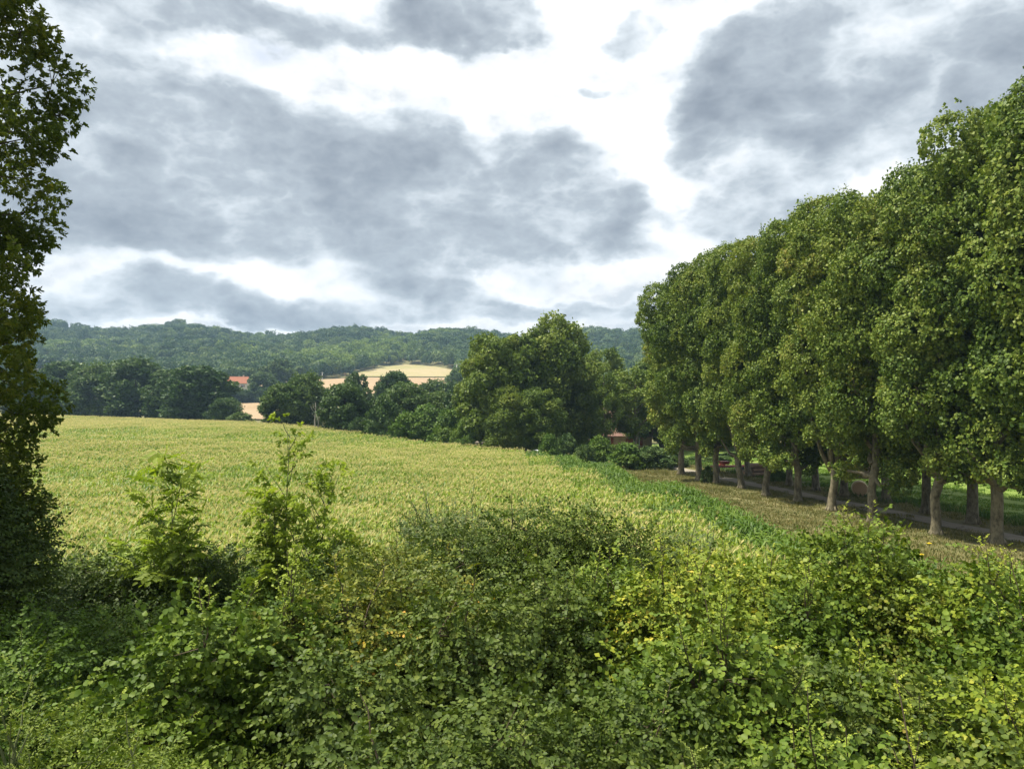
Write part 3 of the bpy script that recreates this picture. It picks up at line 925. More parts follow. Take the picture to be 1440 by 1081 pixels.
plane_var = [make_tree(23.5, bs, env_plane, 44, (.85, 2.3), 9500, .58, 'plane', M['plane_leaf'], M['plane_bark'], 500 + i, .34, limbs=18, fork=fk, droop=.3, keep=.84, inner=.8, flat=.78, stray=.06, fan=fn, skirt=sk)
             for i, (bs, fk, fn, sk) in enumerate([(5.2, 4.6, False, 4), (4.8, 4.2, False, 5), (4.2, 4.0, False, 6), (4.8, 3.8, False, 5), (6.6, 3.2, True, 3), (5.2, 4.0, True, 4)])]
PV = [0, 1, 0, 4, 1, 2, 4, 2, 5, 3]
FRONT = [
    (958, 667, 388, 'plane tree at the far left end of the avenue, beside the dark evergreen bushes'),
    (983, 676, 372, 'slender plane tree second from the far end of the avenue front row'),
    (1007, 680, 362, 'plane tree third from the far end of the front row, small bush at its foot'),
    (1042, 687, 345, 'pale forked plane tree fourth from the far end, just left of the red machine'),
    (1077, 697, 330, 'plane tree fifth from the far end of the front row, dry grass at its foot'),
    (1122, 706, 308, 'plane tree in the middle of the front row with dark shaded trunk and low crown'),
    (1170, 718, 282, 'plane tree whose trunk forks low into a fan of bare limbs left of the bale'),
    (1227, 735, 268, 'plane tree with straight trunk just right of the straw bale'),
    (1317, 752, 238, 'large ivy streaked plane tree near the yellow flower on the verge'),
    (1402, 765, 150, 'nearest plane tree whose trunk shows at the right, bushy foliage low on it'),
]
gp = np.random.default_rng(77)
for i, (px, py, ptop, lab) in enumerate(FRONT):
    p = G(px, py)
    h = at(px, ptop, p[1])[2] - p[2]
    k = h / 23.5
    tree_thing('plane_tree', plane_var[PV[i]], (p[0], p[1], p[2]), gp.uniform(0, 6.28), ((1.02 if i < 2 else .88) * min(k, 1.1), (1.02 if i < 2 else .88) * min(k, 1.1), k), lab, 'tree', 'plane trees lining the avenue')
p = along(-5.5, 0)
tree_thing('plane_tree', plane_var[5], (p[0], p[1], tz(*p)), 1.0, (1.05, 1.05, 1.09), 'plane tree cut off by the right edge of the view, tallest in the avenue', 'tree', 'plane trees lining the avenue')
BACK = [
    (1052, 670, 375, 'pale trunked plane tree in the back row behind the red machine'),
    (1110, 683, 348, 'back row plane tree right of the log pile, trunk half hidden'),
    (1147, 690, 325, 'back row plane tree with mottled pale trunk on the meadow edge'),
    (1187, 698, 300, 'back row plane tree standing just left of the straw bale'),
    (1246, 706, 285, 'back row plane tree just right of the straw bale behind low leaves'),
    (1303, 722, 255, 'back row plane tree with nearly black trunk beside the ivy streaked one'),
    (1368, 736, 205, 'back row plane tree with leafy low trunk on the meadow bank'),
    (1452, 752, 125, 'back row plane tree at the right edge behind the nearest tree'),
]
for i, (px, py, ptop, lab) in enumerate(BACK):
    p = G(px, py)
    h = min(at(px, ptop, p[1])[2] - p[2], 26.5)
    k = h / 23.5
    tree_thing('plane_tree', plane_var[(1, 0, 0, 1, 0, 1, 0, 1)[i]], (p[0], p[1], p[2]), gp.uniform(0, 6.28), (.9 * min(k, 1.1), .9 * min(k, 1.1), k), lab, 'tree', 'plane trees lining the avenue')

# ================================================================== TREES BEYOND THE FIELD
def env_round(t):
    return 4.6 * math.sqrt(max(.05, 1 - (abs(t - .42) / .62) ** 2.2))


def env_oval(t):
    return 4.0 * math.sqrt(max(.05, 1 - (abs(t - .5) / .54) ** 2))


clump_var = [make_tree(17, 1.6, env_round, 34, (.8, 2.1), 5600, .85, 'plane', M['clump_leaf'], M['bark'], 600 + i, .3, limbs=14, fork=3, inner=.72, keep=.78, stray=.12) for i in range(3)]
hedge_var = [make_tree(12, .6, env_round, 40, (.8, 1.7), 4600, .72, 'far', M['hedge_leaf'], M['dark_bark'], 640 + i, .25, limbs=8, fork=1.2) for i in range(4)]
bush_var = [make_tree(6, .1, lambda t: 3.6 * math.sqrt(max(.05, 1 - t ** 2.4)) * (1 - .25 * (t > .6)), 16, (.7, 1.7), 3000, .55, 'far', M['bright_bush_leaf'], M['twig'], 660 + i, .1, limbs=6, fork=.6, stray=.12) for i in range(4)]
dbush_var = [make_tree(6, .1, lambda t: 3.6 * math.sqrt(max(.05, 1 - t ** 2.4)), 30, (.5, 1.1), 2600, .55, 'far', M['hedge_leaf'], M['twig'], 670 + i, .1, limbs=6, fork=.6) for i in range(2)]
airy_var = make_tree(17, 4.0, env_oval, 46, (.7, 1.2), 2300, .85, 'plane', M['clump_leaf'], M['bark'], 690, .26, limbs=20, fork=4, inner=.3, keep=.3)


def far_tree(name, var, px, ptop, Y, wpx, lab, cat='tree', group=None, ref=(4.6, 12)):
    x = (px - 720) / F * Y
    z0 = tz(x, Y) - .1
    h = at(px, ptop, Y)[2] - z0
    w = wpx / 2 / F * Y
    tree_thing(name, var, (x, Y, z0), gp.uniform(0, 6.28), (w / ref[0], w / ref[0], h / ref[1]), lab, cat, group)


gL = 'dark trees along the far left field edge'
for i, (px, pt, Y, w, lab) in enumerate([
    (40, 520, 268, 70, 'dark tree at the far field edge half hidden by the left foreground tree'),
    (92, 511, 262, 82, 'first full dark tree right of the left foreground tree at the field edge'),
    (140, 512, 250, 80, 'dark rounded tree, second in the left hedgerow, touching a taller one'),
    (190, 505, 238, 96, 'tallest broad dark tree in the middle of the left hedgerow'),
    (240, 522, 226, 70, 'lower dark tree in the dip between the two broad hedgerow crowns'),
    (277, 517, 214, 92, 'broad dark tree at the right end of the left hedgerow'),
    (318, 560, 205, 46, 'small light green tree stepping down at the right end of the hedgerow'),
]):
    far_tree('hedgerow_tree', hedge_var[i % 4], px, pt, Y, w, lab, group=gL)
gM = 'dark trees beyond the middle of the field edge'
for i, (px, pt, Y, w, lab) in enumerate([
    (398, 541, 158, 64, 'dense dark tree left of the bare dead tree at the field edge'),
    (430, 526, 165, 62, 'taller dark tree just behind the bare dead tree'),
    (484, 540, 136, 72, 'dark conical tree right of the dead tree, low branches on the corn'),
    (520, 562, 140, 50, 'dark tree in the dip between the conical tree and the rounded one'),
    (568, 540, 150, 74, 'broad dark tree with rounded top below the pale field'),
    (612, 552, 152, 60, 'olive rounded tree right of the broad round topped one'),
    (648, 548, 146, 60, 'olive green tree at the left foot of the tall plane clump'),
    (500, 525, 215, 44, 'small dark tree standing against the tan stubble field left of centre'),
    (556, 524, 220, 54, 'dark tree breaking the line of the tan stubble below the pale mound'),
    (615, 536, 230, 70, 'low wide dark tree at the right end of the tan stubble field'),
    (370, 524, 412, 44, 'rounded dark tree right of the orange roofed farmhouse'),
    (392, 505, 460, 46, 'dark tree rising above the left end of the stubble field'),
    (316, 538, 400, 36, 'dark tree left below the orange roofed farmhouse'),
    (345, 548, 405, 34, 'low dark tree in front of the orange roofed farmhouse'),
    (374, 545, 405, 36, 'low dark tree below and right of the farmhouse'),
    (460, 546, 250, 30, 'small dark round tree at the lower edge of the stubble field'),
    (655, 515, 400, 50, 'dark tree by the pale poles right of the pale mound'),
    (640, 560, 180, 56, 'dark bushy tree behind the olive trees below the stubble'),
    (540, 545, 240, 40, 'small dark tree right of the tree against the stubble'),
    (432, 560, 200, 60, 'dark tree behind the bare dead tree, low in the hedge'),
]):
    far_tree('valley_tree', hedge_var[(i + 1) % 4], px, pt, Y, w, lab, group=gM)
gB = 'bushes along the far edge of the corn'
for i, (px, pt, Y, w, v, lab) in enumerate([
    (338, 580, 172, 40, 1, 'low dark bush at the left end of the gap with the small stubble field'),
    (573, 583, 122, 58, 0, 'bright green bush at the corn edge, leftmost of the bright ones'),
    (602, 572, 124, 62, 0, 'tallest bright green bush at the corn edge'),
    (632, 578, 116, 56, 0, 'bright green bush third from the left at the corn edge, left of the stone pillars'),
    (655, 590, 112, 48, 0, 'bright green bush touching the left stone pillar'),
    (540, 560, 128, 56, 1, 'dark green bush between the conical tree and the bright bushes'),
    (505, 588, 130, 34, 1, 'small brownish bush at the foot of the conical tree'),
    (772, 612, 98, 34, 0, 'small yellow green bush at the corn corner right of the white car'),
    (797, 611, 104, 40, 1, 'dark green bush right of the small yellow green one'),
    (842, 616, 98, 52, 0, 'rounded green bush in front of the old house'),
    (822, 626, 94, 34, 1, 'low dark bush under the old house beside the corn'),
    (880, 624, 92, 56, 0, 'pale green bush below the drooping branches of the first plane tree'),
    (915, 628, 93, 66, 1, 'blackish evergreen bush left of the first plane trunk'),
    (940, 632, 96, 52, 1, 'blackish evergreen bush immediately behind the first plane trunk'),
    (995, 640, 104, 60, 1, 'dark bush behind the second and third plane trunks'),
    (1030, 636, 112, 60, 1, 'dark bush behind the red machine'),
    (1085, 640, 118, 60, 1, 'dark bush beyond the log pile under the trees'),
]):
    far_tree('bush', (bush_var[i % 4] if v == 0 else dbush_var[i % 2]), px, pt, Y, w, lab, 'bush', gB, ref=(3.6, 6))
gC = 'tall trees round the old house'
for i, (px, pt, Y, w, v, lab) in enumerate([
    (697, 468, 114, 96, 0, 'tall rounded tree at the left of the clump by the field corner'),
    (738, 472, 116, 96, 1, 'tree in the middle of the tall clump, lower than its right neighbour'),
    (782, 446, 118, 96, 2, 'tallest tree of the clump, ragged top against the sky'),
    (758, 545, 108, 64, 0, 'lower leafy tree in front of the tallest one of the clump'),
    (712, 545, 109, 60, 2, 'small leafy tree at the front foot of the tall clump'),
    (815, 505, 124, 54, 2, 'sloping right shoulder tree of the tall clump'),
    (672, 520, 122, 60, 1, 'lower tree on the left flank of the tall clump'),
    (850, 525, 114, 50, 3, 'thin smaller tree on the right flank of the clump, before the old house'),
    (848, 490, 152, 84, 3, 'thin airy tree right of the clump showing its limbs'),
    (893, 520, 120, 90, 3, 'airy tree between the clump and the first avenue tree'),
    (930, 500, 130, 110, 1, 'tree standing behind the first avenue trees'),
    (1010, 520, 135, 130, 2, 'tree beyond the avenue closing the view between the far trunks'),
    (1090, 560, 140, 120, 0, 'tree beyond the meadow seen between the avenue trunks'),
]):
    v_ = airy_var if v == 3 else clump_var[v]
    far_tree('broadleaf_tree', v_, px, pt, Y, w, lab, group=gC, ref=(4.4, 17))
for i, (px, pt, Y, w) in enumerate([(1150, 600, 150, 110), (1215, 610, 146, 110), (1280, 608, 150, 120), (1350, 600, 145, 130), (1420, 600, 140, 130), (1500, 590, 135, 140)]):
    far_tree('hedgerow_tree', hedge_var[i % 4], px, pt, Y, w, ['dark tree behind the meadow left of the bale gap', 'dark tree behind the meadow above the straw bale', 'dark tree behind the meadow right of the bale', 'dark tree behind the meadow beyond the ivy streaked plane', 'dark tree behind the meadow near the right edge', 'dark tree behind the meadow past the right edge'][i], group='dark trees closing the meadow')

# dead tree
root = empty('dead_tree', (*(lambda p: (p[0], p[1], tz(p[0], p[1])))(at(443, 600, 134)),))
tag(root, 'bare grey dead tree standing among dark trees at the far field edge', 'tree')
m = MB(); g = np.random.default_rng(5)
m.tube([(0, 0, -.2), (.05, 0, 1.5), (-.05, .05, 3.4), (.1, 0, 5.2), (.05, 0, 6.6)], [.22, .18, .13, .08, .03], 8)
m.tube([(.02, 0, .6), (.5, .1, 2.2), (.75, .1, 4.0), (.95, .1, 5.6)], [.13, .10, .07, .02], 7)
m.build('trunk', M['dead_bark'], root, True)
m = MB()
for i in range(16):
    z = g.uniform(2, 5.8); a = g.uniform(0, 6.28); l = g.uniform(.5, 1.3)
    x0 = 0 if i % 2 else .15 + .13 * z
    m.tube([(x0, 0, z), (x0 + math.cos(a) * l * .5, math.sin(a) * l * .5, z + l * .5), (x0 + math.cos(a) * l * .8, math.sin(a) * l * .8, z + l * 1.1)], [.04, .025, .008], 5)
m.build('branches', M['dead_bark'], root, True)

# ================================================================== BUILDINGS
def house(name, loc, rz, L, W, hw, hr, wallm, roofm, label, cat, chimney=True, wins=3):
    root = empty(name, loc, rz); tag(root, label, cat)
    m = MB()
    m.prism([(-W / 2, -.5), (W / 2, -.5), (W / 2, hw), (0, hw + hr - .12), (-W / 2, hw)], -L / 2, L / 2)
    m.build('wall', wallm, root)
    m = MB()
    e = .45; t = .16
    sl = hr / (W / 2)
    m.prism([(-W / 2 - e, hw - e * sl), (0, hw + hr), (0, hw + hr + t), (-W / 2 - e, hw - e * sl + t)], -L / 2 - .3, L / 2 + .3)
    m.prism([(W / 2 + e, hw - e * sl), (W / 2 + e, hw - e * sl + t), (0, hw + hr + t + .004), (0, hw + hr + .004)], -L / 2 - .3, L / 2 + .3)
    # rows of ridge and course tiles
    for k in range(1, 9):
        for sgn in (-1, 1):
            y = sgn * (W / 2 + e) * k / 9; z = hw + hr + t - abs(y) * sl
            m.box((0, y, z + .02), (L + .58, .06, .05))
    m.tube([(-L / 2 - .3, 0, hw + hr + t), (L / 2 + .3, 0, hw + hr + t)], .13, 8)
    roof = m.build('roof', roofm, root)
    if chimney:
        m = MB(); m.box((L * .28, .5, hw + hr + .35), (.7, .55, 1.5)); m.box((L * .28, .5, hw + hr + 1.14), (.86, .7, .12))
        m.build('chimney', wallm, roof)
    for i in range(wins):
        x = -L / 2 + (i + .5) * L / wins
        z = hw * .58
        m = MB()
        for dx, dz, w, h in ((0, .62, 1.06, .1), (0, -.62, 1.06, .1), (-.48, 0, .1, 1.14), (.48, 0, .1, 1.14), (0, 0, .06, 1.14), (0, .0, .86, .05)):
            m.box((x + dx, -W / 2 - .03, z + dz), (w, .1 if w != .86 else .08, h))
        fr = m.build('window', M['white_paint'], root)
        m = MB(); m.box((x, -W / 2 - .006, z), (.86, .03, 1.14)); m.build('pane', M['glass'], fr)
        for sx in (-1, 1):
            m = MB(); m.box((x + sx * .80, -W / 2 - .04, z), (.5, .05, 1.3))
            for q in range(6): m.box((x + sx * .80, -W / 2 - .07, z - .5 + q * .2), (.42, .03, .05))
            m.build('shutter', M['shutter'], root)
    m = MB(); m.box((L * .12, -W / 2 - .03, 1.0), (1.0, .08, 2.0)); m.build('door', M['shutter'], root)
    return root


p = at(845, 600, 138)
house('old_house', (p[0] - 2, p[1], tz(p[0], p[1])), R(-12), 15, 8, 4.6, 3.2, M['stone_wall'], M['roof_tile'], 'old stone house with pinkish tile roof half hidden behind the tall clump', 'house')
p = at(876, 610, 133)
house('barn', (p[0], p[1], tz(p[0], p[1])), R(-12), 10, 6, 2.6, 1.9, M['stone_wall'], M['roof_tile'], 'low outbuilding with tiled roof right of the old stone house', 'barn', chimney=False, wins=2)
p = G(333, 545); p = np.array([(333 - 720) / F * 440, 440, 0])
house('farmhouse', (p[0], p[1], at(333, 545, 440)[2] - 1.5), R(6), 13, 8, 4.2, 3.6, M['render_wall'], M['roof_orange'], 'far farmhouse with bright orange tiled roof among hedgerow trees', 'house')
p = np.array([(311 - 720) / F * 445, 445, 0])
house('cottage', (p[0], p[1], at(311, 548, 445)[2] - 1.5), R(70), 8, 6, 4, 2.2, M['white_paint'], M['roof_tile'], 'small white gabled cottage left of the orange roofed farmhouse', 'house', wins=2)

# utility poles
for px, pt, Y, mat, lab in [(485, 524, 300, 'wood_pole', 'dark wooden utility pole standing before the tan stubble field'),
                            (453, 523, 430, 'pale_pole', 'pale utility pole at the left part of the stubble field'),
                            (642, 512, 470, 'pale_pole', 'pale utility pole right of the pale mound, left of a pair'),
                            (648, 511, 480, 'pale_pole', 'pale utility pole right of the pale mound, right of a pair')]:
    x = (px - 720) / F * Y; z0 = tz(x, Y)
    h = max(6.5, at(px, pt, Y)[2] - z0)
    root = empty('utility_pole', (x, Y, z0)); tag(root, lab, 'utility pole', 'utility poles on the far slope')
    m = MB(); m.tube([(0, 0, -.5), (0, 0, h)], [.2, .13], 8); m.build('pole', M[mat], root, True)
    m = MB(); m.box((0, -.16, h - .5), (1.6, .12, .14)); m.build('crossarm', M[mat], root)
    for dx in (-.65, 0, .65):
        m = MB(); m.tube([(dx, -.16, h - .43), (dx, -.16, h - .33), (dx, -.16, h - .22)], [.05, .08, .04], 8); m.build('insulator', M['steel'], root)

# stone gate pillars at the field corner
for px, lab in ((671, 'left stone gate pillar under the tall clump by the corn edge'), (680, 'right stone gate pillar under the tall clump by the corn edge')):
    p = at(px, 600, 109)
    root = empty('gate_pillar', (p[0], p[1], tz(p[0], p[1]))); tag(root, lab, 'pillar', 'stone gate pillars')
    m = MB(); m.box((0, 0, 1.05), (.5, .5, 2.2)); m.box((0, 0, .2), (.7, .7, .5)); m.build('shaft', M['stone'], root)
    m = MB(); m.box((0, 0, 2.21), (.7, .7, .13)); m.add([(-.3, -.3, 2.277), (.3, -.3, 2.277), (.3, .3, 2.277), (-.3, .3, 2.277), (0, 0, 2.5)], [(0, 1, 4), (1, 2, 4), (2, 3, 4), (3, 0, 4)]); m.build('cap', M['stone'], root)

# white car by the corner
p = at(757, 600, 106)
root = empty('parked_car', (p[0], p[1], tz(p[0], p[1]) + .08), R(25)); tag(root, 'white car parked under the tall clump, half hidden by corn and bush', 'car')
m = MB()
prof = [(-2.0, .35), (2.0, .35), (2.05, .75), (1.9, .98), (1.0, 1.05), (.45, 1.5), (-1.3, 1.52), (-1.85, 1.1), (-2.05, .9)]
m.prism([(a, b) for a, b in prof], -.82, .82)
body = m.build('body', M['white_paint'], root)
bv = body.modifiers.new('bevel', 'BEVEL'); bv.width = .07; bv.segments = 2
for sx in (-1, 1):
    m = MB(); x = sx * .826
    m.add([(x, .82, 1.06), (x, .42, 1.42), (x, -1.2, 1.44), (x, -1.6, 1.08)], [(0, 1, 2, 3) if sx > 0 else (3, 2, 1, 0)]); m.build('side_window', M['glass'], root)
m = MB(); m.add([(-.7, .99, 1.085), (.7, .99, 1.085), (.66, .49, 1.485), (-.66, .49, 1.485)], [(0, 1, 2, 3)]); m.build('windscreen', M['glass'], root)
for sx in (-1, 1):
    for y in (-1.25, 1.25):
        m = MB(); m.tube([(sx * .86, y, .33), (sx * .66, y, .33)], .33, 18); w_ = m.build('wheel', M['rubber'], root)
        m = MB(); m.tube([(sx * .875, y, .33), (sx * .85, y, .33)], .2, 12); m.build('rim', M['steel'], w_)
    m = MB(); m.box((sx * .58, 2.04, .78), (.34, .06, .16)); m.build('headlight', M['glass'], root)

# ------------------------------------------------------------------ straw bale
def bale(px, py, rad, rz, lab):
    p = G(px, py)
    root = empty('straw_bale', (p[0], p[1], p[2]), rz); tag(root, lab, 'straw bale')
    m = MB(); n = 32; w = 1.2
    yy = [-w / 2, -w / 2 + .06, w / 2 - .06, w / 2]; rr = [rad - .07, rad, rad, rad - .07]
    m.tube([(0, y, rad) for y in yy], rr, n, cap=False); m.build('straw_roll', M['straw_side'], root, True)
    for sgn in (-1, 1):
        m = MB(); v = [(0, sgn * (w / 2 + .01), rad)]; f = []
        for ring in range(1, 5):
            for k in range(n):
                a = 2 * math.pi * k / n; q = (rad - .07) * ring / 4
                v.append((q * math.cos(a), sgn * (w / 2 + .012 * (ring % 2)), rad + q * math.sin(a)))
        for k in range(n):
            f.append((0, 1 + k, 1 + (k + 1) % n))
            for ring in range(3):
                a = 1 + ring * n + k; b = 1 + ring * n + (k + 1) % n
                f.append((a, a + n, b + n, b))
        m.add(v, f); m.build('end_face', M['straw_face'], root, True)


bale(1209, 697, .66, R(-22), 'round straw bale lying on the mown meadow between two plane trunks')

# red farm machine (hay rake / trailer frame)
p = G(1023, 664)
root = empty('farm_machine', (p[0], p[1], p[2]), R(15)); tag(root, 'red farm machine with dark wheels parked in shade behind the plane trunks', 'machine')
m = MB(); m.tube([(-2.2, 0, .75), (2.2, 0, .75)], .09, 8); m.tube([(-2.2, -.9, .75), (2.2, -.9, .75)], .09, 8)
for x in (-2.2, -.7, .7, 2.2): m.box((x, -.45, .75), (.1, .9, .12))
m.tube([(0, 0, .75), (0, 1.2, .85), (0, 2.4, .6)], .08, 8); m.build('frame', M['red_paint'], root)
m = MB(); m.prism([(-.75, 1.0), (-.1, 1.0), (.1, 1.35), (-.95, 1.35)], -1.1, -.2); m.box((-.65, -.42, .88), (.1, .1, .26)); m.build('hopper', M['red_paint'], root)
for x in (-1.6, 1.6):
    m = MB(); m.tube([(x - .12, -.4, .42), (x + .12, -.4, .42)], .42, 18); w_ = m.build('wheel', M['rubber'], root)
    m = MB(); m.tube([(x - .14, -.4, .42), (x + .14, -.4, .42)], .2, 12); m.build('rim', M['red_paint'], w_)
m = MB()
for k in range(18):
    x = -2.1 + k * .247
    m.tube([(x, -.98, .72), (x, -1.15, .4), (x, -1.0, .12)], .018, 5)
m.build('tines', M['steel'], root)

# log piles
for px, py, n, lab in ((1070, 668, 6, 'brown log pile lying behind the fifth plane trunk'), (1200, 672, 5, 'brown log pile at the back of the meadow above the straw bale')):
    p = G(px, py); g = np.random.default_rng(px)
    base = empty('log_pile', (p[0], p[1], p[2]), R(8)); tag(base, lab, 'log pile', 'log piles')
    rows = [(n - r) for r in range(3)]
    for r, c in enumerate(rows):
        for k in range(c):
            rad = g.uniform(.2, .26); L_ = g.uniform(3.0, 3.6)
            y = (k - c / 2) * .48; z = .24 + r * .42
            m = MB(); m.tube([(-L_ / 2, y, z), (0, y + g.normal() * .03, z + .02), (L_ / 2, y, z)], rad, 9, cap=False); lo = m.build('log', M['log_bark'], base, True)
            for sx in (-1, 1):
                m = MB(); m.tube([(sx * (L_ / 2 - .05), y, z), (sx * (L_ / 2 + .004), y, z)], rad * .97, 9); m.build('cut_end', M['log_end'], lo)

# pale stone by the track and a yellow flower on the verge
p = G(1353, 745)
m = MB(); g = np.random.default_rng(8)
n = 9
for (z, k) in ((0, 0),):
    v = []; rings = [(-.1, .28), (.06, .34), (.18, .27), (.22, .12)]
    for zz_, r_ in rings:
        for i in range(n):
            a = 2 * math.pi * i / n; q = r_ * g.uniform(.85, 1.15)
            v.append((q * 1.4 * math.cos(a), q * math.sin(a), zz_ + g.normal() * .015))
    f = [tuple(range(3 * n, 4 * n))]
    for r_ in range(3):
        for i in range(n): f.append((r_ * n + i, r_ * n + (i + 1) % n, (r_ + 1) * n + (i + 1) % n, (r_ + 1) * n + i))
    m.add(v, f)
o = m.build('stone', M['stone']); o.location = (p[0], p[1], p[2]); o.rotation_euler = (0, 0, .4)
tag(o, 'pale flat stone lying on the edge of the gravel track', 'stone')
for px, py, lab in ((1307, 769, 'yellow flowering weed on the dry verge below the ivy streaked plane'), (1296, 786, 'lower orange yellow flowering weed near the shrub tops')):
    p = G(px, py + 10)
    root = empty('wild_flower', (p[0], p[1], p[2])); tag(root, lab, 'flower')
    m = MB(); m.tube([(0, 0, -.05), (.03, 0, .3), (0, .02, .55)], [.02, .015, .01], 6)
    for k in range(5):
        a = k * 1.3; z = .1 + .07 * k
        m.add([(0, 0, z), (.12 * math.cos(a) - .03 * math.sin(a), .12 * math.sin(a) + .03 * math.cos(a), z + .08), (.22 * math.cos(a), .22 * math.sin(a), z + .05), (.12 * math.cos(a) + .03 * math.sin(a), .12 * math.sin(a) - .03 * math.cos(a), z + .08)], [(0, 1, 2, 3)])
    m.build('stem', M['green_stem'], root)
    m = MB()
    for k in range(10):
        a = k * math.pi / 5
        m.add([(0, 0, .55), (.09 * math.cos(a - .25), .09 * math.sin(a - .25), .6), (.16 * math.cos(a), .16 * math.sin(a), .58), (.09 * math.cos(a + .25), .09 * math.sin(a + .25), .6)], [(0, 1, 2, 3)])
    m.tube([(0, 0, .54), (0, 0, .62)], [.05, .04], 8)
    m.build('bloom', M['flower'], root)
# bush at the foot of the third plane
p = G(996, 679)
tree_thing('bush', dbush_var[0], (p[0], p[1], p[2]), 0.3, (.2, .2, .28), 'small dark bush at the foot of the third plane trunk', 'bush')
p = G(1094, 677)
tree_thing('bush', bush_var[0], (p[0], p[1], p[2]), 1.3, (.32, .32, .26), 'low green bush at the meadow edge right of the log pile', 'bush')

# ================================================================== FOREGROUND SHRUBS
SPECIES = dict(
    h=dict(kind='round', leaf=.31, mat=M['hazel_leaf'], stem=M['twig'], dens=1.5, shoots=30, shoot_len=(.3, .8)),
    e=dict(kind='alt', leaf=.40, mat=M['elm_leaf'], stem=M['twig'], dens=1.35, shoots=10, shoot_len=(.15, .5), upright=.05),
    m=dict(kind='alt', leaf=.38, mat=M['maple_leaf'], stem=M['twig'], dens=1.3, shoots=12, shoot_len=(.15, .45)),
    l=dict(kind='round', leaf=.29, mat=M['lime_leaf'], stem=M['twig'], dens=1.75, shoots=20, shoot_len=(.3, .8), young_body=.2),
    f=dict(kind='fine', leaf=.40, mat=M['fine_leaf'], stem=M['green_stem'], dens=1.3, shoots=24, shoot_len=(.15, .5), upright=.3),
    b=dict(kind='alt', leaf=.36, mat=M['bramble_leaf'], stem=M['green_stem'], dens=1.5, shoots=5, shoot_len=(.1, .25), upright=0, low=.5, lr=(.4, .7)),
    d=dict(kind='alt', leaf=.44, mat=M['dark_leaf'], stem=M['twig'], dens=1.2, shoots=10, shoot_len=(.15, .5), low=.55),
    w=dict(kind='fine', leaf=.40, mat=M['wispy_leaf'], stem=M['green_stem'], dens=.7, nl=20, shoots=26, shoot_len=(.4, 1.0), lr=(.22, .4), upright=.6),
)
NAMES = dict(h='hazel_shrub', e='elm_shrub', m='maple_shrub', l='lime_shrub', f='willow_shrub', b='bramble_bush', d='dark_shrub', w='wispy_shrub')
